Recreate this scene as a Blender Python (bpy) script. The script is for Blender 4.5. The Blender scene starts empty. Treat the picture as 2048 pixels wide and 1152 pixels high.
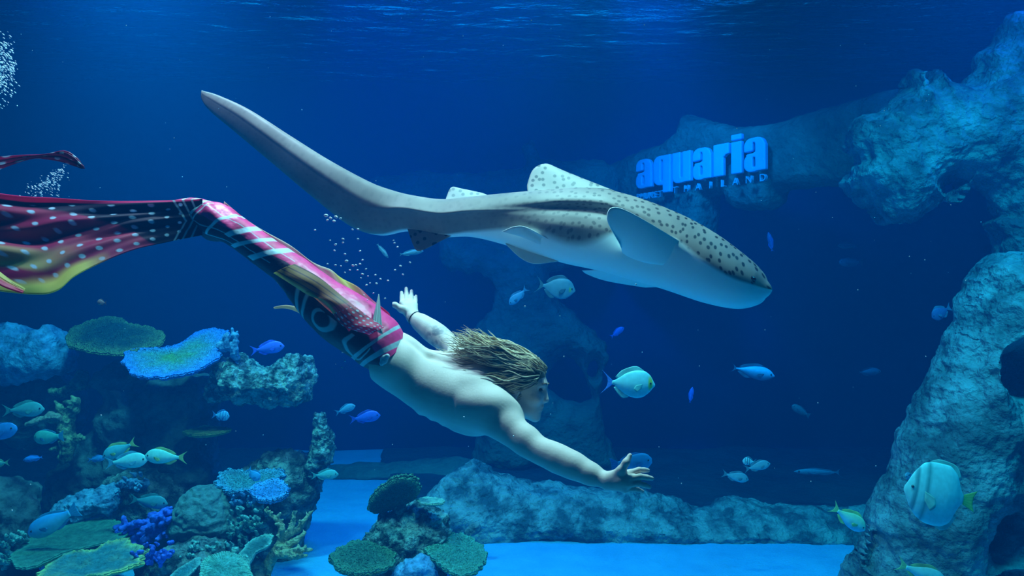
import bpy, math, random
import numpy as np
from mathutils import Vector, Matrix

random.seed(7)
rng = np.random.default_rng(7)
SC = bpy.context.scene
COL = SC.collection

# ------------------------------------------------------------------ camera
FPX, CX, CY, CAMZ = 1479.0, 1024.0, 576.0, 2.2        # focal length in pixels of the 2048x1152 frame


def P(px, py, d):
    """a point d metres in front of the glass along the direction of a pixel"""
    return np.array([(px - CX) / FPX * d, d, CAMZ - (py - CY) / FPX * d])


cam_data = bpy.data.cameras.new('camera')
cam_data.sensor_width = 36.0
cam_data.lens = FPX * 36.0 / 2048.0
cam_data.clip_start = 0.02
cam = bpy.data.objects.new('camera', cam_data)
cam.location = (0, 0, CAMZ)
cam.rotation_euler = (math.radians(90), 0, 0)
COL.objects.link(cam)
SC.camera = cam

# ------------------------------------------------------------------ world, lamps, exposure
world = bpy.data.worlds.new('hall')
SC.world = world
world.use_nodes = True
bg = world.node_tree.nodes['Background']
bg.inputs['Color'].default_value = (0.05, 0.30, 0.62, 1)
bg.inputs['Strength'].default_value = 0.03


def area_lamp(name, loc, target, size, power, color, spread=180):
    l = bpy.data.lights.new(name, 'AREA')
    l.shape = 'RECTANGLE'
    l.size, l.size_y = size
    l.energy = power
    l.color = color
    l.spread = math.radians(spread)
    o = bpy.data.objects.new(name, l)
    o.location = loc
    v = Vector(target) - Vector(loc)
    o.rotation_euler = v.to_track_quat('-Z', 'Y').to_euler()
    COL.objects.link(o)
    return o


# white show lamps over the front of the tank, blue lamps further back
area_lamp('show_lamp', (0.35, 3.55, 4.85), (0.1, 3.2, 2.2), (0.5, 0.25), 128, (0.90, 0.70, 0.80), 135)
area_lamp('show_lamp', (-1.5, 3.60, 4.85), (-1.3, 3.1, 2.2), (0.4, 0.25), 96, (1.0, 0.46, 0.66), 120)
area_lamp('reef_lamp', (-2.4, 4.5, 4.8), (-2.5, 5.6, 0.6), (0.5, 0.3), 80, (0.50, 0.74, 1.0), 110)
area_lamp('blue_lamp', (-3.2, 6.6, 4.85), (-3.4, 9.6, 1.6), (2.5, 0.6), 30, (0.02, 0.06, 1.0))
area_lamp('blue_lamp', (-0.6, 6.1, 4.85), (-0.4, 6.6, 0.0), (2.4, 0.6), 84, (0.02, 0.16, 1.0), 120)
area_lamp('rock_lamp', (4.0, 4.5, 4.85), (3.6, 6.6, 2.6), (1.0, 0.5), 46, (0.02, 0.11, 1.0))
area_lamp('rock_lamp', (2.4, 3.3, 4.85), (3.1, 4.8, 1.3), (0.8, 0.5), 90, (0.05, 0.56, 1.0), 110)
area_lamp('sign_fill', (0.9, 5.6, 4.85), (2.05, 8.1, 3.45), (0.5, 0.3), 28, (0.03, 0.26, 1.0), 60)  # added fill that brightens the letter faces, no known fixture

vs = SC.view_settings
vs.view_transform = 'Standard'
vs.look = 'None'
vs.gamma = 1.0
vs.use_curve_mapping = False
vs.exposure = 0.0
SC.cycles.use_denoising = True
SC.cycles.max_bounces = 4
SC.cycles.diffuse_bounces = 3
SC.cycles.volume_bounces = 0
SC.cycles.sample_clamp_indirect = 4.0


# ------------------------------------------------------------------ materials
def new_mat(name):
    m = bpy.data.materials.new(name)
    m.use_nodes = True
    return m, m.node_tree.nodes, m.node_tree.links, m.node_tree.nodes['Principled BSDF']


def coords(N, L, scale=1.0):
    t = N.new('ShaderNodeTexCoord')
    return t.outputs['Object']


def mat(name, c1, c2=None, scale=6.0, rough=0.75, bump=0.0, bscale=30.0, spec=0.25, attr=None, contrast=(0.35, 0.65),
        translucent=0.0, vscale=None, bdist=0.02):
    """two-tone noise material; with attr the colour comes from the mesh's own colour attribute, broken up by noise"""
    m, N, L, B = new_mat(name)
    co = coords(N, L)
    B.inputs['Roughness'].default_value = rough
    B.inputs['Specular IOR Level'].default_value = spec
    base = None
    if attr:
        a = N.new('ShaderNodeAttribute')
        a.attribute_name = attr
        base = a.outputs['Color']
        if c2 is not None:                       # c2 = strength of light/dark mottling
            n = N.new('ShaderNodeTexNoise'); n.inputs['Scale'].default_value = scale; n.inputs['Detail'].default_value = 6
            L.new(co, n.inputs['Vector'])
            r = N.new('ShaderNodeMapRange'); r.inputs[1].default_value = 0.3; r.inputs[2].default_value = 0.7
            r.inputs[3].default_value = 1 - c2; r.inputs[4].default_value = 1 + c2
            L.new(n.outputs['Fac'], r.inputs[0])
            v = N.new('ShaderNodeVectorMath'); v.operation = 'SCALE'
            L.new(base, v.inputs[0]); L.new(r.outputs[0], v.inputs['Scale'])
            base = v.outputs[0]
    elif c2 is not None:
        n = N.new('ShaderNodeTexNoise'); n.inputs['Scale'].default_value = scale; n.inputs['Detail'].default_value = 8
        n.inputs['Roughness'].default_value = 0.62
        L.new(co, n.inputs['Vector'])
        r = N.new('ShaderNodeValToRGB')
        r.color_ramp.elements[0].position, r.color_ramp.elements[1].position = contrast
        r.color_ramp.elements[0].color = (*c1, 1)
        r.color_ramp.elements[1].color = (*c2, 1)
        L.new(n.outputs['Fac'], r.inputs[0])
        base = r.outputs[0]
    if base is not None:
        L.new(base, B.inputs['Base Color'])
    else:
        B.inputs['Base Color'].default_value = (*c1, 1)
    if bump:
        if vscale:
            n = N.new('ShaderNodeTexVoronoi'); n.inputs['Scale'].default_value = vscale
            h = n.outputs['Distance']
        else:
            n = N.new('ShaderNodeTexNoise'); n.inputs['Scale'].default_value = bscale; n.inputs['Detail'].default_value = 6
            h = n.outputs['Fac']
        L.new(co, n.inputs['Vector'])
        b = N.new('ShaderNodeBump'); b.inputs['Strength'].default_value = bump; b.inputs['Distance'].default_value = bdist
        L.new(h, b.inputs['Height']); L.new(b.outputs[0], B.inputs['Normal'])
    if translucent:
        t = N.new('ShaderNodeBsdfTranslucent')
        mx = N.new('ShaderNodeMixShader'); mx.inputs[0].default_value = translucent
        if base is not None:
            L.new(base, t.inputs['Color'])
        else:
            t.inputs['Color'].default_value = (*c1, 1)
        L.new(B.outputs[0], mx.inputs[1]); L.new(t.outputs[0], mx.inputs[2])
        L.new(mx.outputs[0], N['Material Output'].inputs['Surface'])
    return m


# ------------------------------------------------------------------ mesh helpers
def build_mesh(name, verts, faces, mat=None, smooth=True, attrs=None):
    """verts (n,3); faces an (m,4) or (m,3) array or a list of such arrays"""
    fl = faces if isinstance(faces, list) else [faces]
    fl = [np.asarray(f, np.int32) for f in fl if len(f)]
    me = bpy.data.meshes.new(name)
    verts = np.asarray(verts, np.float32)
    me.vertices.add(len(verts))
    me.vertices.foreach_set('co', verts.ravel())
    loops = np.concatenate([f.ravel() for f in fl])
    tot = np.concatenate([np.full(len(f), f.shape[1], np.int32) for f in fl])
    start = np.concatenate([[0], np.cumsum(tot)[:-1]]).astype(np.int32)
    me.loops.add(len(loops)); me.loops.foreach_set('vertex_index', loops)
    me.polygons.add(len(tot)); me.polygons.foreach_set('loop_start', start)
    if smooth:
        me.polygons.foreach_set('use_smooth', np.ones(len(tot), bool))
    me.update(calc_edges=True)
    me.validate()
    for k, (typ, data) in (attrs or {}).items():
        data = np.asarray(data, np.float32)
        a = me.attributes.new(k, typ, 'POINT')
        if typ == 'FLOAT_COLOR':
            if data.shape[1] == 3:
                data = np.hstack([data, np.ones((len(data), 1), np.float32)])
            a.data.foreach_set('color', data.ravel())
        elif typ == 'FLOAT_VECTOR':
            a.data.foreach_set('vector', data.ravel())
        else:
            a.data.foreach_set('value', data.ravel())
    if mat:
        me.materials.append(mat)
    return me


def wloc(o):
    v = np.zeros(3)
    while o is not None:
        v += np.array(o.location); o = o.parent
    return v


def tag(o, label=None, cat=None, group=None, kind=None):
    for k, v in (('label', label), ('category', cat), ('group', group), ('kind', kind)):
        if v:
            o[k] = v
    return o


def thing(name, label, cat, loc=(0, 0, 0), group=None):
    o = bpy.data.objects.new(name, None)
    o.empty_display_size = 0.05
    o.location = loc
    COL.objects.link(o)
    return tag(o, label, cat, group)


def obj(name, verts, faces, mat=None, parent=None, smooth=True, attrs=None, origin=None):
    """a mesh object from world-space vertices; its origin is its base (or the given point)"""
    verts = np.asarray(verts, float)
    if origin is None:
        mn, mx = verts.min(0), verts.max(0)
        origin = np.array([(mn[0] + mx[0]) / 2, (mn[1] + mx[1]) / 2, mn[2]])
    origin = np.asarray(origin, float)
    me = build_mesh(name, verts - origin, faces, mat, smooth, attrs)
    o = bpy.data.objects.new(name, me)
    COL.objects.link(o)
    if parent is not None:
        o.parent = parent
        o.location = origin - wloc(parent)
    else:
        o.location = origin
    return o


def grid_faces(n, m, wrap=False):
    """quads of an n x m vertex grid; wrap closes the second direction"""
    i, j = np.meshgrid(np.arange(n - 1), np.arange(m if wrap else m - 1), indexing='ij')
    j2 = (j + 1) % m
    return np.stack([i * m + j, i * m + j2, (i + 1) * m + j2, (i + 1) * m + j], -1).reshape(-1, 4)


def join(parts):
    """[(verts, faces), ...] -> one verts, faces"""
    vs, fs, k = [], [], 0
    for v, f in parts:
        vs.append(np.asarray(v, float)); fs.append(np.asarray(f) + k); k += len(v)
    return np.vstack(vs), np.vstack(fs)


def cr(pts, n, u=None):
    """smooth (Catmull-Rom) resampling of rows"""
    pts = np.asarray(pts, float)
    k = len(pts)
    t = np.linspace(0, k - 1, n) if u is None else np.asarray(u) * (k - 1)
    i = np.clip(t.astype(int), 0, k - 2)
    f = (t - i)[:, None]
    p0, p1, p2, p3 = pts[np.maximum(i - 1, 0)], pts[i], pts[i + 1], pts[np.minimum(i + 2, k - 1)]
    return 0.5 * (2 * p1 + (p2 - p0) * f + (2 * p0 - 5 * p1 + 4 * p2 - p3) * f ** 2 + (3 * p1 - p0 - 3 * p2 + p3) * f ** 3)


def norm(v):
    v = np.asarray(v, float)
    return v / (np.linalg.norm(v, axis=-1, keepdims=True) + 1e-12)


_TAB = (rng.random((64, 64, 64)) * 2 - 1).astype(np.float32)


def vnoise(p):
    p = np.asarray(p, float)
    i = np.floor(p).astype(int)
    f = p - i
    f = f * f * (3 - 2 * f)
    out = 0
    for dx in (0, 1):
        for dy in (0, 1):
            for dz in (0, 1):
                w = (f[:, 0] if dx else 1 - f[:, 0]) * (f[:, 1] if dy else 1 - f[:, 1]) * (f[:, 2] if dz else 1 - f[:, 2])
                out = out + w * _TAB[(i[:, 0] + dx) & 63, (i[:, 1] + dy) & 63, (i[:, 2] + dz) & 63]
    return out


def fbm(p, octv=4, gain=0.5):
    a, s, o = 1.0, 0, 0
    for k in range(octv):
        o = o + a * vnoise(np.asarray(p) * 2.03 ** k + 17.3 * k); s += a; a *= gain
    return o / s


def vnormals(v, f):
    v = np.asarray(v, float)
    n = np.zeros_like(v)
    c = np.cross(v[f[:, 2]] - v[f[:, 0]], v[f[:, -1]] - v[f[:, 1]])
    for k in range(f.shape[1]):
        np.add.at(n, f[:, k], c)
    return norm(n)


_CORN = np.array([[a, b, c] for a in (0, 1) for b in (0, 1) for c in (0, 1)])
_EDG = [(a, b) for a in range(8) for b in range(a + 1, 8) if np.abs(_CORN[a] - _CORN[b]).sum() == 1]


def surface_nets(F, org, h):
    s = F < 0
    nx, ny, nz = F.shape
    cnt = sum(s[a:nx - 1 + a, b:ny - 1 + b, c:nz - 1 + c].astype(np.int8) for a, b, c in _CORN)
    act = (cnt > 0) & (cnt < 8)
    ii = np.argwhere(act)
    idx = np.full(act.shape, -1, np.int32)
    idx[act] = np.arange(len(ii))
    V = [F[ii[:, 0] + a, ii[:, 1] + b, ii[:, 2] + c] for a, b, c in _CORN]
    pos = np.zeros((len(ii), 3)); w = np.zeros(len(ii))
    for a, b in _EDG:
        m = (V[a] < 0) != (V[b] < 0)
        t = (V[a][m] / (V[a][m] - V[b][m]))[:, None]
        pos[m] += _CORN[a] + t * (_CORN[b] - _CORN[a]); w[m] += 1
    pos = (pos / w[:, None] + ii) * h + np.asarray(org)
    quads = []
    for ax in range(3):
        b, c = (ax + 1) % 3, (ax + 2) % 3
        sl0 = [slice(None)] * 3; sl1 = [slice(None)] * 3
        sl0[ax] = slice(0, -1); sl1[ax] = slice(1, None)
        for q in (b, c):
            sl0[q] = slice(1, -1); sl1[q] = slice(1, -1)
        s0, s1 = s[tuple(sl0)], s[tuple(sl1)]
        e = np.argwhere(s0 != s1)
        if not len(e):
            continue
        inside = s0[e[:, 0], e[:, 1], e[:, 2]]
        e = e.copy()
        e[:, b] += 1; e[:, c] += 1
        def cell(db, dc):
            k = e.copy(); k[:, b] += db; k[:, c] += dc
            return idx[k[:, 0], k[:, 1], k[:, 2]]
        q = np.stack([cell(-1, -1), cell(0, -1), cell(0, 0), cell(-1, 0)], 1)
        q[~inside] = q[~inside][:, ::-1]
        quads.append(q)
    return pos, np.vstack(quads)


class Field:
    """signed-distance grid to which tapered limbs and ellipsoids are blended"""

    def __init__(self, lo, hi, h):
        self.lo, self.h = np.asarray(lo, float), h
        n = np.ceil((np.asarray(hi) - self.lo) / h).astype(int) + 1
        self.F = np.full(n, 0.08, np.float32)
        self.ax = [(self.lo[k] + h * np.arange(n[k])).astype(np.float32) for k in range(3)]

    def _box(self, lo, hi):
        sl, g = [], []
        for k in range(3):
            a = max(0, int((lo[k] - self.lo[k]) / self.h)); b = min(len(self.ax[k]), int((hi[k] - self.lo[k]) / self.h) + 2)
            sl.append(slice(a, max(b, a + 1))); g.append(self.ax[k][a:max(b, a + 1)])
        return tuple(sl), g[0][:, None, None], g[1][None, :, None], g[2][None, None, :]

    def blend(self, sl, d, k, sub=False):
        A = self.F[sl]
        if sub:
            d = -d
            hh = np.maximum(k - np.abs(A - d), 0) / k
            self.F[sl] = np.maximum(A, d) + hh * hh * k * 0.25
        else:
            hh = np.maximum(k - np.abs(A - d), 0) / k
            self.F[sl] = np.minimum(A, d) - hh * hh * k * 0.25

    def cone(self, a, b, ra, rb, k=0.02, sub=False):
        a, b = np.asarray(a, float), np.asarray(b, float)
        m = max(ra, rb) + k + 0.012
        sl, X, Y, Z = self._box(np.minimum(a, b) - m, np.maximum(a, b) + m)
        ab = b - a
        L2 = ab @ ab + 1e-12
        px, py, pz = X - a[0], Y - a[1], Z - a[2]
        t = np.clip((px * ab[0] + py * ab[1] + pz * ab[2]) / L2, 0, 1)
        d = np.sqrt((px - t * ab[0]) ** 2 + (py - t * ab[1]) ** 2 + (pz - t * ab[2]) ** 2) - (ra + (rb - ra) * t)
        self.blend(sl, d.astype(np.float32), k, sub)

    def chain(self, pts, rad, k=0.02):
        for i in range(len(pts) - 1):
            self.cone(pts[i], pts[i + 1], rad[i], rad[i + 1], k)

    def ell(self, c, M, r, k=0.02, sub=False):
        """M rows: three unit axes"""
        c, M, r = np.asarray(c, float), np.asarray(M, float), np.asarray(r, float)
        ext = np.sqrt(((M * r[:, None]) ** 2).sum(0)) + k + 0.012
        sl, X, Y, Z = self._box(c - ext, c + ext)
        px, py, pz = X - c[0], Y - c[1], Z - c[2]
        k0 = 0; k1 = 0
        for j in range(3):
            q = px * M[j, 0] + py * M[j, 1] + pz * M[j, 2]
            k0 = k0 + (q / r[j]) ** 2; k1 = k1 + (q / r[j] ** 2) ** 2
        k0 = np.sqrt(k0); k1 = np.sqrt(k1) + 1e-6
        self.blend(sl, (k0 * (k0 - 1) / k1).astype(np.float32), k, sub)

    def mesh(self):
        return surface_nets(self.F, self.lo, self.h)


def tube(path, rad, n=8, flat=None):
    """closed tapered tube along a path"""
    path = np.asarray(path, float); rad = np.asarray(rad, float)
    T = norm(np.gradient(path, axis=0))
    ref = np.array([0.13, 0.21, 0.97])
    A = norm(np.cross(T, ref)); B = np.cross(T, A)
    th = np.linspace(0, 2 * np.pi, n, endpoint=False)
    fl = 1.0 if flat is None else flat
    v = path[:, None] + rad[:, None, None] * (A[:, None] * np.cos(th)[None, :, None] + fl * B[:, None] * np.sin(th)[None, :, None])
    m = len(path)
    v = np.vstack([v.reshape(-1, 3), path[:1], path[-1:]])
    f = grid_faces(m, n, True)
    j = np.arange(n); j2 = (j + 1) % n
    caps = np.vstack([np.stack([np.full(n, m * n), j2, j, j], 1), np.stack([np.full(n, m * n + 1), (m - 1) * n + j, (m - 1) * n + j2, (m - 1) * n + j2], 1)])
    return v, f, caps[:, :3]


def fin_sheet(base, tip, thick=0.006, n=26, m=14, bulge=None, ripple=0.0, rfreq=5.0, power=1.0):
    """solid fin between a root curve and a free edge, thinning towards the edge.  returns verts, faces, (s,t) per vertex"""
    b = cr(base, n); e = cr(tip, n)
    s = np.linspace(0, 1, m)[None, :, None] ** power
    S = b[:, None] * (1 - s) + e[:, None] * s
    du = np.gradient(S, axis=0); dv = np.gradient(S, axis=1)
    N = norm(np.cross(du, dv))
    if bulge is not None:
        S = S + np.sin(np.pi * s) * np.asarray(bulge)
    u = np.linspace(0, 1, n)[:, None, None]
    if ripple:
        S = S + N * ripple * s * np.sin(u * rfreq * 2 * np.pi + s * 2.0)
    th = thick * (1 - 0.85 * s) * np.clip(np.sin(np.pi * np.clip(u, 0.03, 0.97)) ** 0.5, 0.15, 1)
    V = np.vstack([(S + N * th / 2).reshape(-1, 3), (S - N * th / 2).reshape(-1, 3)])
    f = grid_faces(n, m)
    k = n * m
    ring = np.concatenate([np.arange(m), np.arange(1, n) * m + m - 1, (n - 1) * m + np.arange(m - 2, -1, -1), np.arange(n - 2, 0, -1) * m])
    r2 = np.roll(ring, -1)
    side = np.stack([ring, r2, r2 + k, ring + k], 1)
    F = np.vstack([f[:, ::-1], f + k, side])
    st = np.stack(np.broadcast_arrays(s[..., 0] + 0 * u[..., 0], u[..., 0] + 0 * s[..., 0]), -1).reshape(-1, 2)
    return V, F, np.vstack([st, st])


def poly_sdf(poly, X, Z):
    """signed distance (negative inside) of grid points to a closed polygon"""
    poly = np.asarray(poly, float)
    d = np.full(X.shape, 1e9); ins = np.zeros(X.shape, bool)
    for i in range(len(poly)):
        ax, az = poly[i]; bx, bz = poly[(i + 1) % len(poly)]
        ex, ez = bx - ax, bz - az
        wx, wz = X - ax, Z - az
        t = np.clip((wx * ex + wz * ez) / (ex * ex + ez * ez + 1e-12), 0, 1)
        d = np.minimum(d, (wx - t * ex) ** 2 + (wz - t * ez) ** 2)
        c = ((az <= Z) != (bz <= Z))
        with np.errstate(divide='ignore', invalid='ignore'):
            xi = ax + (Z - az) / (bz - az + (1e-12 if bz == az else 0)) * ex
        ins ^= c & (X < xi)
    return np.where(ins, -1, 1) * np.sqrt(d)


def rock(name, outline, d, thick, label=None, mat=None, vox=None, amp=0.03, freq=5.0, holes=(), lean=0.0, d2=None, group=None,
         cat='rock', parent=None, kind=None, octv=4, attrs=None, edge=None, disp=None, back=1.0, jag=0.0):
    """a boulder whose silhouette is read from the photograph; d its distance (d2 at the outline's far end for a slanting wall),
    thick its half thickness, lean how much further back its top stands"""
    out = np.asarray(outline, float)
    x0, x1 = out[:, 0].min(), out[:, 0].max()
    if d2 is None:
        d2 = d
    A, B = P(x0, CY, d), P(x1, CY, d2)
    ux = norm(B - A); wn = np.array([-ux[1], ux[0], 0.0])      # along the wall, and away from the camera

    def local(pts):
        r = []
        for px, py in np.asarray(pts, float):
            ray = P(px, py, 1.0) - np.array([0, 0, CAMZ])
            t = (wn @ (A - np.array([0, 0, CAMZ]))) / (wn @ ray)
            q = np.array([0, 0, CAMZ]) + ray * t
            r.append(((q - A) @ ux, q[2]))
        return np.array(r)

    pl = local(out)
    h = vox or max(0.012, (d + d2) / 2 * 4.5 / FPX)
    lo, hi = pl.min(0) - 3 * h, pl.max(0) + 3 * h
    gx = np.arange(lo[0], hi[0] + h, h); gz = np.arange(lo[1], hi[1] + h, h)
    X, Z = np.meshgrid(gx, gz, indexing='ij')
    s2 = poly_sdf(pl, X, Z)
    R = edge or thick
    if jag:
        s2 = s2 + jag * fbm(np.stack([X.ravel() * 9, Z.ravel() * 9, 0 * X.ravel() + d], 1), 3).reshape(X.shape)
    for hp in holes:
        s2 = np.maximum(s2, -poly_sdf(local(hp), X, Z))
    dep = np.clip(-s2 / R, 0, 1)
    H = thick * np.sqrt(np.clip(1 - (1 - dep) ** 2, 0, 1))
    gw = np.arange(-thick - 3 * h, thick * back + 3 * h, h)
    W = gw[None, :, None]
    H3 = np.where(W > 0, H[:, None, :] * back, H[:, None, :])
    F = np.where(s2[:, None, :] < 0, np.abs(W) - H3, np.sqrt(np.maximum(s2, 0)[:, None, :] ** 2 + W ** 2))
    F = np.maximum(F, s2[:, None, :] * 0.9)
    v, f = surface_nets(F.astype(np.float32), (lo[0], gw[0], lo[1]), h)
    Wd = A[None, :2] * 0
    world = np.zeros((len(v), 3))
    world[:, :2] = A[:2] + v[:, :1] * ux[:2] + (v[:, 1:2] + lean * (v[:, 2:3] - lo[1])) * wn[:2]
    world[:, 2] = v[:, 2]
    n = vnormals(world, f)
    nz = fbm(world * freq + d * 3.1, octv)
    world = world + n * (amp * (nz * 1.6 - np.abs(fbm(world * freq * 2.3 + 5, 3)) * 0.9))[:, None]
    if disp is not None:
        world = world + n * disp(world)[:, None]
    at = attrs(world) if attrs else None
    o = obj(name, world, f, mat, parent, attrs=at)
    if parent is None:
        tag(o, label, cat, group, kind)
    return o


def plate(name, outline, d, slope, label=None, mat_=None, thick=0.03, parent=None, group=None, c_mid=(0.2, 0.3, 0.2), c_rim=(0.3, 0.4, 0.3),
          dish=0.0, frill=0.02, bumps=0.006, bfreq=45.0, n=260, rings=34, cat='coral', stalk=None, rimpow=3.0, radial=0.0):
    """a plate coral: irregular thin disc with knobbly top and frilled rim; slope = how fast it recedes towards its upper edge"""
    o = np.asarray(outline, float)
    c = (o.max(0) + o.min(0)) / 2
    pts = np.array([P(px, py, d + slope * (c[1] - py) * d / FPX) for px, py in o])
    C = P(c[0], c[1], d)
    loop = cr(np.vstack([pts, pts[:1]]), n + 1)[:-1]
    a = np.arange(n) / n * 2 * np.pi
    loop = C + (loop - C) * (1 + frill * fbm(np.stack([np.cos(a) * 9, np.sin(a) * 9, a * 0 + d * 7], 1), 3)[:, None] * 4)
    nn = norm(np.cross(pts[len(pts) // 4] - C, pts[0] - C))
    if nn[1] > 0 and abs(slope) < 50:
        nn = -nn if slope >= 0 and nn[2] < 0 else nn
    if nn[2] < 0:
        nn = -nn
    r = np.linspace(0.0, 1, rings) ** 0.75
    r[0] = 0.02
    S = C + (loop[None] - C) * r[:, None, None]
    R0 = np.linalg.norm(loop - C, axis=1).mean()
    S = S + nn * (dish * R0 * r ** 2)[:, None, None]
    q = S.reshape(-1, 3)
    bz = np.abs(vnoise(q * bfreq)) * bumps + fbm(q * 9, 3) * bumps * 1.5
    if radial:
        bz = bz + radial * np.tile(np.sin(a * 60 + 3 * np.sin(a * 5)), rings) * np.repeat(r, n)
    top = q + nn * bz[:, None]
    th = thick * np.sqrt(np.clip(1 - r ** 8, 0, 1)) * 0.7 + thick * 0.3
    bot = q - nn * np.repeat(th * (1 + 0.8 * (1 - r)), n)[:, None]
    v = np.vstack([top, bot])
    f = grid_faces(rings, n, True); k = rings * n
    j = np.arange(n); j2 = (j + 1) % n
    e = (rings - 1) * n
    fc = np.stack([e + j, e + j2, e + j2 + k, e + j + k], 1)
    F = np.vstack([f, f[:, ::-1] + k, fc[:, ::-1]])
    cap = [[*range(0, n)], [*range(k + n - 1, k - 1, -1)]]
    w = np.clip(np.tile(np.repeat(r, n), 2) ** rimpow + 0.25 * fbm(np.vstack([q, q]) * 14, 3), 0, 1)[:, None]
    colr = np.asarray(c_mid) * (1 - w) + np.asarray(c_rim) * w
    # close the tiny hole in the middle with fans
    v = np.vstack([v, top[:n].mean(0)[None], bot[:n].mean(0)[None]])
    colr = np.vstack([colr, colr[:1], colr[:1]])
    fan = np.vstack([np.stack([np.full(n, 2 * k), j2, j], 1), np.stack([np.full(n, 2 * k + 1), k + j, k + j2], 1)])
    nrm = np.cross(top[n * 5 + 3] - top[n * 5], top[n * 8] - top[n * 5])
    ob = obj(name, v, [F, fan], mat_, parent, attrs={'Col': ('FLOAT_COLOR', colr)})
    if parent is None:
        tag(ob, label, cat, group)
    return ob


# ------------------------------------------------------------------ the tank
def struct(o):
    o['kind'] = 'structure'
    return o


m_sand = mat('sand', (0.08, 0.42, 0.78), (0.11, 0.50, 0.86), scale=3.0, rough=0.9, bump=0.5, bscale=60, spec=0.1)  # the blue of the lamp light is put into the sand colour
gx, gy = np.meshgrid(np.linspace(-8, 8, 161), np.linspace(-1.2, 10.1, 123), indexing='ij')
gp = np.stack([gx.ravel(), gy.ravel(), 0 * gx.ravel()], 1)
gz = 0.03 * fbm(gp * 0.9, 3) + 0.006 * np.sin(gp[:, 1] * 18 + 2 * fbm(gp * 1.5, 2) * 3)
gp[:, 2] = gz
struct(obj('floor', gp, grid_faces(161, 123)[:, ::-1], m_sand, origin=(0, 5, 0)))

m_floor_shade = mat('rear_floor_shade', (0.02, 0.04, 0.06), (0.04, 0.07, 0.09), scale=2.0, rough=0.95, bump=0.8, bscale=12, spec=0.05, bdist=0.04)  # dark colour of slabs added where the rear floor lies in shade


def shade_slab(name, poly):
    """added dark slab in place of the shade behind the sand, a low step with uneven top"""
    poly = np.asarray(poly, float)
    h = 0.06
    gx_ = np.arange(poly[:, 0].min() - 3 * h, poly[:, 0].max() + 3 * h, h); gy_ = np.arange(poly[:, 1].min() - 3 * h, poly[:, 1].max() + 3 * h, h)
    X, Y = np.meshgrid(gx_, gy_, indexing='ij')
    s2 = poly_sdf(poly, X, Y) + 0.10 * fbm(np.stack([X.ravel() * 2, Y.ravel() * 2, 0 * X.ravel()], 1), 3).reshape(X.shape)
    gz_ = np.arange(-0.12, 0.30, h)
    F = np.maximum(s2[:, :, None], gz_[None, None, :] - 0.07)
    v, f = surface_nets(F.astype(np.float32), (gx_[0], gy_[0], gz_[0]), h)
    v = v + vnormals(v, f) * (0.04 * fbm(v * 3, 3))[:, None]
    return struct(obj(name, v, f, m_floor_shade))


shade_slab('floor_shade_right', [(-0.95, 6.75), (7.9, 6.55), (7.9, 9.9), (-1.75, 9.9), (-1.55, 8.9)])
shade_slab('floor_shade_left', [(-7.9, 6.6), (-2.15, 6.6), (-2.35, 7.6), (-3.0, 9.9), (-7.9, 9.9)])

m_wall = mat('tank_wall_paint', (0.008, 0.028, 0.14), (0.012, 0.038, 0.18), scale=0.6, rough=0.9, spec=0.05)


def panel(name, a, b, c, dd, m):
    return struct(obj(name, [a, b, c, dd], [[0, 1, 2, 3]], m, smooth=False))


def slab(name, lo, hi, m):
    x0, y0, z0 = lo; x1, y1, z1 = hi
    v = [(x0, y0, z0), (x1, y0, z0), (x1, y1, z0), (x0, y1, z0), (x0, y0, z1), (x1, y0, z1), (x1, y1, z1), (x0, y1, z1)]
    f = [(0, 3, 2, 1), (4, 5, 6, 7), (0, 1, 5, 4), (1, 2, 6, 5), (2, 3, 7, 6), (3, 0, 4, 7)]
    return obj(name, v, np.array(f), m, smooth=False)


struct(slab('wall_back', (-8.2, 10.0, -0.2), (8.2, 10.2, 5.2), m_wall))
struct(slab('wall_left', (-8.2, -1.2, -0.2), (-8.0, 10.0, 5.2), m_wall))
struct(slab('wall_right', (8.0, -1.2, -0.2), (8.2, 10.0, 5.2), m_wall))

# rippled water surface seen from below
m_surf, N, L, B = new_mat('water_surface')
co = coords(N, L)
mp = N.new('ShaderNodeMapping'); mp.inputs['Scale'].default_value = (0.7, 1.9, 1.0)
L.new(co, mp.inputs['Vector'])
nz = N.new('ShaderNodeTexNoise'); nz.inputs['Scale'].default_value = 1.7; nz.inputs['Detail'].default_value = 5
L.new(mp.outputs[0], nz.inputs['Vector'])
bp = N.new('ShaderNodeBump'); bp.inputs['Strength'].default_value = 1.0; bp.inputs['Distance'].default_value = 0.3
L.new(nz.outputs['Fac'], bp.inputs['Height'])
gl = N.new('ShaderNodeBsdfGlossy'); gl.inputs['Roughness'].default_value = 0.12
gl.inputs['Color'].default_value = (0.75, 0.85, 0.95, 1)
L.new(bp.outputs[0], gl.inputs['Normal'])
L.new(gl.outputs[0], N['Material Output'].inputs['Surface'])
sx, sy = np.meshgrid(np.linspace(-8, 8, 201), np.linspace(-1.2, 10.1, 181), indexing='ij')
sp = np.stack([sx.ravel(), sy.ravel(), 0 * sx.ravel()], 1)
sp[:, 2] = 4.98 + 0.035 * fbm(sp * np.array([0.9, 2.2, 1]), 4)
struct(obj('water_surface', sp, grid_faces(201, 181), m_surf, origin=(0, 5, 4.98)))

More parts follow.
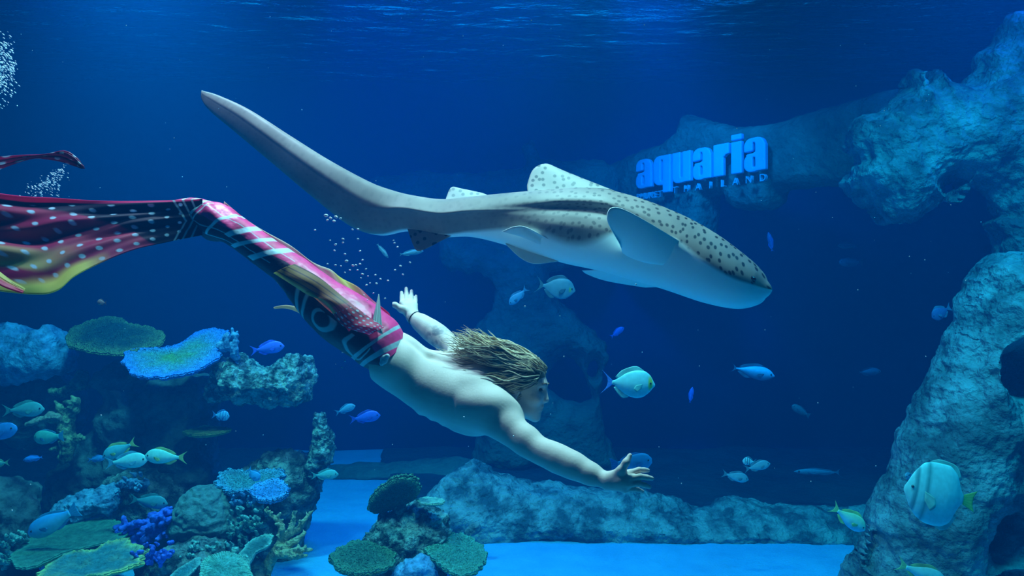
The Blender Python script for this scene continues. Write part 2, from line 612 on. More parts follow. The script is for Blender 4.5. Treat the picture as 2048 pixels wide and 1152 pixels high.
# the water itself: a faintly blue scattering body
m_water = bpy.data.materials.new('sea_water')
m_water.use_nodes = True
N, L = m_water.node_tree.nodes, m_water.node_tree.links
N.remove(N['Principled BSDF'])
sca = N.new('ShaderNodeVolumeScatter')
sca.inputs['Color'].default_value = (0.002, 0.29, 1.0, 1)
sca.inputs['Density'].default_value = 0.043
sca.inputs['Anisotropy'].default_value = 0.0
ab = N.new('ShaderNodeVolumeAbsorption')
ab.inputs['Color'].default_value = (0.0, 0.92, 0.97, 1)
ab.inputs['Density'].default_value = 0.25
ad = N.new('ShaderNodeAddShader')
L.new(sca.outputs[0], ad.inputs[0]); L.new(ab.outputs[0], ad.inputs[1])
L.new(ad.outputs[0], N['Material Output'].inputs['Volume'])
struct(slab('water', (-8.3, -1.6, -0.3), (8.3, 11.4, 5.3), m_water))
# ------------------------------------------------------------------ zebra shark
def make_shark():
    BK = 0.47                                                  # the shark swims a little beyond the swimmer
    st = [  # top px, bottom px, distance, half width (m), ridge amount, belly line
        ((1539, 577), (1538, 583), 2.80, 0.010, 0.0, 0.46),
        ((1535, 561), (1530, 598), 2.80, 0.050, 0.0, 0.46),
        ((1520, 538), (1508, 611), 2.82, 0.100, 0.0, 0.46),
        ((1488, 508), (1468, 617), 2.86, 0.145, 0.0, 0.46),
        ((1440, 473), (1404, 604), 2.92, 0.180, 0.0, 0.45),
        ((1380, 440), (1335, 581), 2.98, 0.195, 0.1, 0.44),
        ((1300, 405), (1262, 560), 3.02, 0.195, 0.4, 0.52),
        ((1220, 381), (1195, 541), 3.05, 0.180, 0.8, 0.70),
        ((1150, 376), (1130, 527), 3.07, 0.165, 1.0, 0.76),
        ((1075, 381), (1065, 508), 3.08, 0.145, 1.0, 0.76),
        ((1000, 388), (1000, 487), 3.09, 0.120, 1.0, 0.80),
        ((940, 394), (942, 474), 3.10, 0.105, 1.0, 0.85),
        ((885, 399), (885, 474), 3.12, 0.092, 1.0, 0.88),
        ((825, 391), (818, 463), 3.14, 0.082, 1.0, 0.92),
        ((785, 381), (762, 471), 3.16, 0.074, 1.0, 0.97),
        ((740, 364), (700, 452), 3.18, 0.064, 1.0, 1.1),
        ((660, 321), (620, 390), 3.22, 0.052, 1.0, 1.1),
        ((580, 271), (545, 327), 3.27, 0.042, 1.0, 1.1),
        ((500, 220), (470, 264), 3.32, 0.030, 1.0, 1.1),
        ((440, 192), (420, 222), 3.36, 0.018, 1.0, 1.1),
        ((411, 183), (404, 200), 3.38, 0.008, 1.0, 1.1),
        ((404, 181), (403, 186), 3.39, 0.003, 1.0, 1.1)]
    raw = np.array([[*a, *b, d, w, q, e] for a, b, d, w, q, e in st])
    n, m = 420, 128
    S = cr(raw, n)
    S[:, 4] += BK; S[:, 5] *= 1.13
    T = np.array([P(s[0], s[1], s[4]) for s in S]); Bo = np.array([P(s[2], s[3], s[4]) for s in S])
    mid = (T + Bo) / 2
    tan = norm(np.gradient(mid, axis=0))
    up = T - Bo
    out = norm(np.cross(norm(up), tan))
    out[out[:, 1] > 0] *= -1                                   # towards the camera
    # half section, from back (t=0) to belly (t=1)
    t = np.linspace(0, 1, m // 2 + 1)
    ell = np.stack([np.sin(np.pi * t), 0.5 + 0.5 * np.cos(np.pi * t)], 1)
    rid = cr([(0, 1), (0.16, 0.995), (0.5, 0.90), (0.86, 0.69), (1.0, 0.585), (0.90, 0.53), (0.74, 0.42), (0.56, 0.26), (0.32, 0.08), (0, 0)], len(t))
    head = cr([(0, 1), (0.35, 0.985), (0.68, 0.88), (0.90, 0.72), (1.0, 0.56), (0.98, 0.42), (0.86, 0.24), (0.62, 0.08), (0.32, 0.01), (0, 0)], len(t))
    tl = cr([(0, 1), (0.35, 0.985), (0.72, 0.90), (1.0, 0.66), (0.92, 0.52), (0.80, 0.38), (0.66, 0.24), (0.48, 0.10), (0.26, 0.02), (0, 0)], len(t))
    bul = cr([(0, 1), (0.30, 0.975), (0.60, 0.88), (0.76, 0.79), (0.70, 0.725), (0.74, 0.67), (0.90, 0.56), (1.0, 0.42), (0.88, 0.20), (0.5, 0.04), (0, 0)], len(t))
    V = np.zeros((n, m, 3)); A = np.zeros((n, m, 3)); Mk = np.zeros((n, m))
    u = np.linspace(0, 1, n)
    arc_s = np.concatenate([[0], np.cumsum(np.linalg.norm(np.diff(mid, axis=0), axis=1))])
    for i in range(n):
        q = S[i, 6]
        tailf = np.clip((u[i] * 21 - 13.5) / 2.0, 0, 1)
        kst = u[i] * 21
        bw = 0.92 * np.clip((11.5 - kst) / 3.0, 0, 1) ** 1.2 * np.clip((kst - 5.0) / 2.0, 0, 1)
        sec = ((head * (1 - q) + rid * q) * (1 - bw) + bul * bw) * (1 - tailf) + tl * tailf
        near = mid[i] + out[i] * S[i, 5] * sec[:, :1] + up[i] * (sec[:, 1:] - 0.5)
        far = mid[i] - out[i] * S[i, 5] * sec[:, :1] + up[i] * (sec[:, 1:] - 0.5)
        ring = np.vstack([near, far[-2:0:-1]])
        V[i] = ring
        tt = np.concatenate([t, t[-2:0:-1]])
        sg = np.concatenate([t, -t[-2:0:-1]])
        A[i] = np.stack([np.full(m, arc_s[i]), sg * np.linalg.norm(up[i]) * 1.5, 0 * sg], 1)
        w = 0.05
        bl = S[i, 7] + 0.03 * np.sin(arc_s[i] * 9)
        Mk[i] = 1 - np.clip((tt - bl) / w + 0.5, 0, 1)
    parts = [(V.reshape(-1, 3), grid_faces(n, m, True))]
    suv = [A.reshape(-1, 3)]; mk = [Mk.ravel()]

    def fin(base, tip, thick, mask, **kw):
        v, f, s = fin_sheet([P(p[0], p[1], p[2] + BK) for p in base], [P(p[0], p[1], p[2] + BK) for p in tip], thick, **kw)
        parts.append((v, f)); suv.append(np.stack([v[:, 0], v[:, 2], 0 * v[:, 0]], 1)); mk.append(np.full(len(v), mask) if np.isscalar(mask) else mask(s))
    # first dorsal, second dorsal
    fin([(1056, 388, 3.08), (1100, 386, 3.08), (1150, 384, 3.07), (1215, 384, 3.06), (1245, 392, 3.05)],
        [(1054, 371, 3.14), (1066, 340, 3.17), (1090, 328, 3.18), (1118, 338, 3.17), (1170, 362, 3.12)], 0.035, 0.9)
    fin([(890, 404, 3.12), (920, 402, 3.11), (950, 399, 3.10), (985, 395, 3.10)],
        [(893, 394, 3.14), (903, 375, 3.16), (925, 378, 3.15), (965, 386, 3.12)], 0.022, 0.75)
    # anal fin, pelvic fins
    fin([(815, 458, 3.12), (850, 464, 3.11), (885, 470, 3.10), (905, 470, 3.10)],
        [(819, 470, 3.10), (832, 500, 3.06), (852, 497, 3.06), (885, 480, 3.08)], 0.02, 1.0)
    fin([(1062, 478, 2.97), (1090, 492, 2.97), (1120, 498, 2.98), (1150, 505, 2.98)],
        [(1004, 463, 2.90), (1030, 453, 2.89), (1056, 456, 2.90), (1110, 486, 2.93)], 0.018, lambda s: 0.3 * np.ones(len(s)))
    fin([(1010, 484, 3.06), (1045, 498, 3.06), (1085, 510, 3.06), (1130, 520, 3.06)],
        [(1012, 489, 3.04), (1040, 515, 3.03), (1066, 527, 3.02), (1102, 525, 3.03)], 0.018, 0.15)
    # spotted flap of the near pelvic fin
    # near pectoral: held up along the flank, pale underside towards the glass
    fin([(1245, 505, 2.86), (1290, 520, 2.84), (1345, 528, 2.82), (1405, 528, 2.82)],
        [(1240, 488, 2.76), (1214, 436, 2.68), (1246, 418, 2.68), (1388, 500, 2.80)], 0.03, lambda s: np.clip((s[:, 1] - 0.92) * 0, 0, 1) + 0.05,
        n=40, m=20)
    # far pectoral below the belly
    fin([(1215, 540, 3.05), (1260, 552, 3.06), (1300, 560, 3.06), (1345, 572, 3.05)],
        [(1164, 541, 3.16), (1176, 549, 3.18), (1215, 562, 3.18), (1290, 575, 3.14)], 0.02, 0.1)
    v, f = join(parts)
    m_, N, L, B = new_mat('shark_skin')
    B.inputs['Roughness'].default_value = 0.55
    B.inputs['Specular IOR Level'].default_value = 0.3
    au = N.new('ShaderNodeAttribute'); au.attribute_name = 'suv'
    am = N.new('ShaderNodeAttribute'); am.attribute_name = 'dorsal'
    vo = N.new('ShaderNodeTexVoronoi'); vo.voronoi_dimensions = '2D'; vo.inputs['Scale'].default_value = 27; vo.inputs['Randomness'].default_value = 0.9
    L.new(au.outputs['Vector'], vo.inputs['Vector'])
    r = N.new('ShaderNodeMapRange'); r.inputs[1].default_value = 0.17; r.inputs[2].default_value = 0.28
    r.inputs[3].default_value = 1; r.inputs[4].default_value = 0
    L.new(vo.outputs['Distance'], r.inputs[0])
    # spots fade away towards the tail
    sx_ = N.new('ShaderNodeSeparateXYZ'); L.new(au.outputs['Vector'], sx_.inputs[0])
    fd = N.new('ShaderNodeMapRange'); fd.inputs[1].default_value = 0.45; fd.inputs[2].default_value = 1.35
    fd.inputs[3].default_value = 1.0; fd.inputs[4].default_value = 0.12
    L.new(sx_.outputs[0], fd.inputs[0])
    mu = N.new('ShaderNodeMath'); mu.operation = 'MULTIPLY'; L.new(r.outputs[0], mu.inputs[0]); L.new(fd.outputs[0], mu.inputs[1])
    no = N.new('ShaderNodeTexNoise'); no.inputs['Scale'].default_value = 5; no.inputs['Detail'].default_value = 6
    L.new(au.outputs['Vector'], no.inputs['Vector'])
    cr_ = N.new('ShaderNodeValToRGB')
    cr_.color_ramp.elements[0].position = 0.3; cr_.color_ramp.elements[1].position = 0.7
    cr_.color_ramp.elements[0].color = (0.16, 0.14, 0.125, 1); cr_.color_ramp.elements[1].color = (0.27, 0.235, 0.21, 1)
    L.new(no.outputs['Fac'], cr_.inputs[0])
    m1 = N.new('ShaderNodeMix'); m1.data_type = 'RGBA'
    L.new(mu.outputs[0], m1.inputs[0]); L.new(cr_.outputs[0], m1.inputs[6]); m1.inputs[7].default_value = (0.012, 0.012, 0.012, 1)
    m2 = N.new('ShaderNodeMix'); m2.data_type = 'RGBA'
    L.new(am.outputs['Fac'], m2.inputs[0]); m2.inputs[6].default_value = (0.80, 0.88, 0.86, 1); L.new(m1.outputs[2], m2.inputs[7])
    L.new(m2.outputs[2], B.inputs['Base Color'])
    root = thing('zebra_shark', 'spotted long-tailed shark with pale belly gliding above the swimmer', 'shark', P(1100, 470, 3.4))
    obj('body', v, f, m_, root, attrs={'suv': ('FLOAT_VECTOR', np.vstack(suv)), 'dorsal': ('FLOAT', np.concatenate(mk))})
    # eye and mouth line
    me_ = mat('shark_eye', (0.01, 0.01, 0.012), rough=0.15, spec=0.6)
    i = int(np.argmin(np.abs(S[:, 0] - 1517)))
    e0 = mid[i] + out[i] * S[i, 5] * 0.86 + up[i] * 0.16
    F = Field(e0 - 0.05, e0 + 0.05, 0.0025)
    F.ell(e0, np.stack([tan[i], out[i], np.cross(tan[i], out[i])]), (0.020, 0.012, 0.011), 0.004)
    ev, ef = F.mesh()
    obj('eye', ev, ef, me_, root)
    return root


make_shark()

# ------------------------------------------------------------------ the swimmer
person = thing('person', 'long-haired swimmer with bare back in a pink and black mermaid tail, arms spread', 'person', P(800, 715, 2.9))
m_skin = mat('skin', (0, 0, 0), 0.06, scale=14, rough=0.6, spec=0.3, attr='Col', bump=0.05, bscale=120)


def make_body():
    hip, waist, rib, chest = P(786, 716, 2.93), P(846, 757, 2.93), P(905, 781, 2.92), P(958, 790, 2.92)
    lsh, lel, lwr = P(948, 724, 3.10), P(888, 680, 3.27), P(826, 634, 3.38)
    rsh, rel, rwr = P(984, 826, 2.80), P(1088, 906, 2.66), P(1213, 962, 2.53)
    nb, hc = P(985, 770, 2.93), P(1046, 772, 2.90)
    lo = np.array([P(745, 1, 2.9)[0], 2.38, P(1, 1010, 2.7)[2]]); hi = np.array([P(1320, 1, 2.5)[0], 3.72, P(1, 560, 3.5)[2]])
    F = Field(lo, hi, 0.0042)
    ax = norm(chest - hip)
    def frame(roll, a=ax):
        w = norm(np.cross(a, [0, 0, 1]))                     # his right, towards the camera
        w = w if w[1] < 0 else -w
        b = np.cross(w, a); b = b if b[2] > 0 else -b        # back normal
        c, s = math.cos(roll), math.sin(roll)
        return np.stack([a, w * c - b * s, b * c + w * s])
    f0, f1, f2 = frame(math.radians(14)), frame(math.radians(20)), frame(math.radians(27))
    F.ell(hip, f0, (0.13, 0.155, 0.100), 0.04)
    F.ell(waist - f1[2] * 0.004, f1, (0.17, 0.136, 0.094), 0.06)
    F.ell(rib - f1[2] * 0.002, f1, (0.19, 0.155, 0.118), 0.06)
    F.ell(chest + f2[2] * 0.0, f2, (0.13, 0.168, 0.112), 0.05)
    # shoulder girdle
    for sh in (lsh, rsh):
        F.cone(chest + f2[2] * 0.045, sh, 0.062, 0.054, 0.05)
        F.cone(nb + f2[2] * 0.02, sh + f2[2] * 0.012, 0.040, 0.036, 0.05)      # trapezius
        F.cone(rib + (sh - chest) * 0.55, sh * 0.8 + chest * 0.2, 0.070, 0.055, 0.075)    # latissimus
        sc = chest * 0.55 + sh * 0.45 + f2[2] * 0.066 - f2[0] * 0.05
        F.ell(sc, f2, (0.070, 0.046, 0.030), 0.035)                             # shoulder blade
    # spine furrow
    F.cone(hip + f0[2] * 0.112, waist + f1[2] * 0.104, 0.012, 0.012, 0.03, sub=True)
    F.cone(waist + f1[2] * 0.104, rib + f1[2] * 0.128, 0.012, 0.010, 0.03, sub=True)
    # ribs on the flank
    for k in range(4):
        c = rib + f1[0] * (0.05 - 0.05 * k) + f1[1] * (0.125) - f1[2] * (0.045)
        F.cone(c + f1[2] * 0.04 - f1[0] * 0.02, c - f1[2] * 0.05 + f1[0] * 0.02 - f1[1] * 0.04, 0.012, 0.010, 0.022)
    # chest muscle
    F.ell(chest - f2[2] * 0.070 + f2[1] * 0.07, f2, (0.085, 0.08, 0.040), 0.04)
    # right arm
    ad = norm(rel - rsh)
    F.ell(rsh + ad * 0.015 + np.array([0, -0.004, 0.010]), np.stack([ad, f2[1], np.cross(ad, f2[1])]), (0.090, 0.056, 0.058), 0.065)
    F.chain([rsh, rsh * 0.66 + rel * 0.34, rsh * 0.33 + rel * 0.67, rel], [0.052, 0.049, 0.044, 0.038], 0.035)
    F.cone(rsh * 0.75 + rel * 0.25 - np.array([0.014, 0, 0.016]), rsh * 0.2 + rel * 0.8 - np.array([0.010, 0, 0.012]), 0.038, 0.032, 0.045)   # triceps
    a, b = rel, rwr
    F.chain([a, a * 0.75 + b * 0.25, a * 0.5 + b * 0.5, a * 0.25 + b * 0.75, b], [0.038, 0.0415, 0.038, 0.031, 0.0255], 0.04)
    F.cone(a * 0.95 + b * 0.05 + np.array([0.012, -0.008, 0.010]), a * 0.5 + b * 0.5 + np.array([0.003, -0.006, 0.012]), 0.026, 0.022, 0.04)   # forearm ridge
    # left arm
    F.ell(lsh + norm(lel - lsh) * 0.025, np.stack([norm(lel - lsh), f2[1], f2[2]]), (0.08, 0.055, 0.055), 0.03)
    F.chain([lsh, lsh * 0.5 + lel * 0.5, lel], [0.050, 0.047, 0.038], 0.03)
    a, b = lel, lwr
    F.chain([a, a * 0.75 + b * 0.25, a * 0.5 + b * 0.5, a * 0.25 + b * 0.75, b], [0.038, 0.0415, 0.038, 0.031, 0.026], 0.04)
    # right hand: back of the hand to the glass, thumb up
    D = 2.50
    kn = [P(1261, 946, D + 0.005), P(1259, 957, D - 0.012), P(1256, 968, D - 0.014), P(1250, 978, D - 0.004)]
    tips = [P(1296, 941, D + 0.03), P(1304, 957, D + 0.005), P(1299, 974, D), P(1285, 983, D + 0.01)]
    wr = P(1216, 961, 2.525)
    for q, k_ in enumerate(kn):
        F.cone(wr + (k_ - wr) * 0.1, k_, 0.021, 0.0135, 0.012)
    F.cone(wr, P(1240, 962, D), 0.026, 0.026, 0.02)
    sagv = np.array([0, -0.012, 0.010])
    for q in range(4):
        a, b = kn[q], tips[q]
        j1 = a * 0.55 + b * 0.45 + sagv * (0.9 if q < 3 else 0.6)
        j2 = a * 0.25 + b * 0.75 + sagv * 0.5
        s = (0.96, 1.0, 0.96, 0.84)[q]
        F.chain([a, j1, j2, b], [0.0118 * s, 0.0104 * s, 0.0094 * s, 0.0078 * s], 0.004)
    F.chain([P(1226, 953, D + 0.01), P(1243, 940, D - 0.01), P(1252, 925, D - 0.015), P(1260, 911, D - 0.005)], [0.018, 0.0140, 0.0108, 0.0082], 0.012)
    # left hand: open palm to the glass, fingers up, thumb out
    D = 3.40
    kn = [P(804, 606, D + 0.035), P(813, 603, D + 0.04), P(822, 604, D + 0.04), P(830, 609, D + 0.035)]
    tips = [P(803, 585, D + 0.085), P(812.5, 577, D + 0.10), P(823, 582, D + 0.10), P(832, 592, D + 0.085)]
    wr = lwr
    for k_ in kn:
        F.cone(wr, k_, 0.020, 0.0135, 0.012)
    F.cone(wr, P(818, 616, D + 0.015), 0.026, 0.024, 0.02)
    for q in range(4):
        a, b = kn[q], tips[q]
        s = (0.96, 1.0, 0.96, 0.86)[q]
        F.chain([a, a * 0.5 + b * 0.5 + np.array([0, 0.004, 0]), b], [0.0120 * s, 0.0108 * s, 0.0085 * s], 0.003)
    F.chain([P(818, 626, D), P(803, 618, D - 0.02), P(790, 610, D - 0.02), P(777, 608, D - 0.01)], [0.020, 0.0160, 0.0120, 0.0085], 0.012)
    # neck and head
    hf = norm([0.955, -0.22, -0.20]); hs = norm(np.cross(hf, [0.10, 0.10, 1.0])); hs = hs if hs[1] < 0 else -hs
    hu = np.cross(hs, hf); hu = hu if hu[2] > 0 else -hu
    H = np.stack([hf, hs, hu])
    def hp(a, b, c):
        return hc + hf * a + hs * b + hu * c
    F.cone(nb, hp(-0.03, 0, -0.05), 0.064, 0.056, 0.03)
    F.cone(nb + f2[2] * 0.03, hp(-0.06, 0, 0.0), 0.05, 0.05, 0.03)
    F.ell(hp(-0.012, 0, 0.022), H, (0.098, 0.077, 0.092), 0.02)
    F.ell(hp(0.030, 0, -0.035), H, (0.066, 0.060, 0.075), 0.03)
    F.ell(hp(0.045, 0, -0.088), H, (0.045, 0.046, 0.030), 0.025)       # jaw
    F.ell(hp(0.074, 0, -0.108), H, (0.020, 0.022, 0.017), 0.018)       # chin
    for s in (-1, 1):
        F.ell(hp(0.086, s * 0.034, 0.004), H, (0.013, 0.018, 0.010), 0.014, sub=True)   # eye sockets
        F.ell(hp(0.062, s * 0.043, -0.035), H, (0.026, 0.018, 0.018), 0.02)             # cheekbones
        F.ell(hp(-0.012, s * 0.078, -0.020), H, (0.020, 0.009, 0.031), 0.008)           # ears
    F.ell(hp(0.076, 0, 0.026), H, (0.014, 0.042, 0.010), 0.020)        # brow
    F.cone(hp(0.084, 0, 0.010), hp(0.101, 0, -0.030), 0.008, 0.0105, 0.012)   # nose
    F.ell(hp(0.096, 0, -0.034), H, (0.012, 0.016, 0.008), 0.010)
    F.ell(hp(0.089, 0, -0.060), H, (0.010, 0.022, 0.006), 0.006)       # lips
    F.ell(hp(0.087, 0, -0.073), H, (0.010, 0.020, 0.006), 0.006)
    v, f = F.mesh()
    # relax torso and arms (hands and face keep their detail)
    keep = np.zeros(len(v))
    for c, r in ((hc + hf * 0.05, 0.15), (P(1256, 955, 2.5), 0.15), (P(815, 610, 3.42), 0.13)):
        keep = np.maximum(keep, np.clip((r + 0.03 - np.linalg.norm(v - c, axis=1)) / 0.03, 0, 1))
    e = np.vstack([f[:, [0, 1]], f[:, [1, 2]], f[:, [2, 3]], f[:, [3, 0]]])
    deg = np.bincount(e.ravel(), minlength=len(v))[:, None]
    for _ in range(9):
        acc = np.stack([np.bincount(e[:, 0], v[e[:, 1], q], len(v)) + np.bincount(e[:, 1], v[e[:, 0], q], len(v)) for q in range(3)], 1)
        v = v + (acc / deg - v) * (0.6 * (1 - keep))[:, None]
    col = np.tile(np.array([0.72, 0.60, 0.53]), (len(v), 1))
    # forearm tattoo on the far arm and the blue one on its upper arm
    def ink(c, r, ink_c, fr):
        dd = np.linalg.norm(v - c, axis=1)
        w = np.clip(1.4 - dd / r, 0, 1) * np.clip(0.5 + 2.2 * fbm(v * fr, 3), 0, 1)
        col[:] = col * (1 - w[:, None]) + np.array(ink_c) * w[:, None]
    ink(P(872, 672, 3.25), 0.055, (0.24, 0.24, 0.27), 55)
    ink(P(916, 708, 3.13), 0.030, (0.10, 0.34, 0.42), 20)
    # darker lips and brow
    for c, r in ((hp(0.095, 0, -0.066), 0.02),):
        w = np.clip(1.3 - np.linalg.norm(v - c, axis=1) / r, 0, 1)[:, None] * 0.5
        col = col * (1 - w) + np.array([0.45, 0.22, 0.2]) * w
    body = obj('body', v, f, m_skin, person, attrs={'Col': ('FLOAT_COLOR', col)})
    # eyes
    m_eye = mat('eye', (0.03, 0.05, 0.07), rough=0.2, spec=0.5)
    for s in (-1, 1):
        F2 = Field(hp(0.076, s * 0.033, 0.004) - 0.03, hp(0.076, s * 0.033, 0.004) + 0.03, 0.002)
        F2.ell(hp(0.0755, s * 0.033, 0.003), H, (0.010, 0.012, 0.0055), 0.002)
        ev, ef = F2.mesh()
        obj('eye', ev, ef, m_eye, person)
        bv, bf, bc = tube([hp(0.092, s * 0.012, 0.026), hp(0.092, s * 0.03, 0.032), hp(0.080, s * 0.052, 0.027)], [0.003, 0.004, 0.002], 6, 0.6)
        obj('eyebrow', bv, [bf, bc], mat('eyebrow_hair', (0.16, 0.11, 0.06), rough=0.7), person)
    # thin black bracelet on the far wrist
    m_band = mat('bracelet_cord', (0.012, 0.012, 0.015), rough=0.5)
    axl = norm(lwr - lel); e1 = norm(np.cross(axl, [0, 0, 1])); e2 = np.cross(axl, e1)
    th = np.linspace(0, 2 * np.pi, 40)
    c0 = lwr - axl * 0.012
    ring = c0 + 0.0325 * (np.cos(th)[:, None] * e1 + np.sin(th)[:, None] * e2)
    bv, bf, bc = tube(ring, np.full(40, 0.0035), 6)
    obj('bracelet', bv, [bf, bc], m_band, person)
    return hc, H, hp, f0, hip


HC, HM, HP, F0, HIPC = make_body()


def make_hair():
    """loose strands growing from the scalp and trailing back with the water"""
    R = np.array([0.104, 0.083, 0.100])
    cen = HP(-0.014, 0, 0.022)
    parts, cols, caps, kk = [], [], [], 0
    r_ = np.random.default_rng(5)
    back = -HM[0]
    n = 980
    clump = r_.uniform(0, 6.28, 40)
    for i in range(n):
        while True:
            a = norm(r_.normal(size=3))
            if a[2] > -0.60 and a[0] < 0.88 - 0.15 * abs(a[1]) and (a[2] > 0.10 or a[0] < 0.36):
                break
        p = a.copy()
        L = r_.uniform(0.15, 0.31)
        steps = 14
        path = []
        pos = cen + (R * p) @ HM
        flow = norm(np.array([-0.93, r_.normal(0, 0.10) + 0.02, 0.30 + r_.normal(0, 0.14)]))
        low = a[2] < 0.36
        if low:
            flow = norm(np.array([-0.95, r_.normal(0, 0.10), -0.05 + r_.normal(0, 0.16)]))
        vel = norm(back - (1.0 * HM[2] if low else 0) + 0.35 * HM[2] * (1 if a[2] > 0.5 else -0.15) + r_.normal(0, 0.10, 3))
        for k in range(steps):
            path.append(pos.copy())
            w = k / steps
            vel = norm(vel * 0.74 + flow * (0.10 + 0.30 * w) + back * 0.12 + 0.30 * np.array([0.2, 0.6, 1]) * math.sin(k * 0.75 + clump[i % 40]) * (0.25 + w))
            pos = pos + vel * L / steps
            lc = (HM @ (pos - cen)) / R                       # stay outside the skull
            rr = np.linalg.norm(lc)
            lim = 1.02 + 0.10 * r_.random()
            if rr < lim:
                pos = cen + ((lc / rr * lim) * R) @ HM
            dn = pos - P(985, 775, 2.93)                       # and above neck and shoulders
            q = np.linalg.norm(dn)
            if q < 0.085:
                pos = pos + dn / q * (0.085 - q)
        path = np.array(path)
        w0 = r_.uniform(0.0030, 0.0062)
        t = np.linspace(0, 1, steps)
        rad = w0 * np.clip(0.55 + 1.2 * t, 0, 1) * (1 - t ** 3) + 0.0006
        v, f, c = tube(path, rad, 5, 0.55)
        parts.append((v, f)); caps.append(c + kk); kk += len(v)
        base = np.array([0.80, 0.66, 0.44]) * r_.uniform(0.35, 1.15)
        cols.append(np.tile(base, (len(v), 1)))
    # scalp under the strands
    F = Field(cen - 0.14, cen + 0.14, 0.004)
    F.ell(cen + HM[0] * -0.004 + HM[2] * 0.003, HM, R * np.array([0.985, 1.0, 1.0]), 0.01)
    F.ell(HP(0.075, 0, -0.075), HM, (0.085, 0.12, 0.110), 0.02, sub=True)
    F.ell(HP(0.02, 0, -0.10), HM, (0.12, 0.12, 0.06), 0.02, sub=True)
    sv, sf = F.mesh()
    v, f = join(parts)
    nv = len(v)
    v = np.vstack([v, sv]); f = np.vstack([f, sf + nv])
    cols.append(np.tile(np.array([0.36, 0.28, 0.17]), (len(sv), 1)))
    m_hair = mat('hair', (0, 0, 0), 0.3, scale=60, rough=0.5, spec=0.35, attr='Col')
    obj('hair', v, [f, np.vstack(caps)], m_hair, person, attrs={'Col': ('FLOAT_COLOR', np.vstack(cols))})


make_hair()

# ------------------------------------------------------------------ his mermaid tail
PINK, DARK, PALE, CRIM, YEL = (np.array(c) for c in ((0.90, 0.045, 0.22), (0.016, 0.012, 0.035), (0.62, 0.86, 0.92), (0.42, 0.02, 0.06), (0.80, 0.62, 0.10)))
m_tail = mat('tail_fabric', (0, 0, 0), 0.10, scale=9, rough=0.45, spec=0.45, attr='Col', bump=0.12, bscale=26)
m_fin = mat('fin_fabric', (0, 0, 0), 0.08, scale=9, rough=0.5, spec=0.35, attr='Col', translucent=0.5)


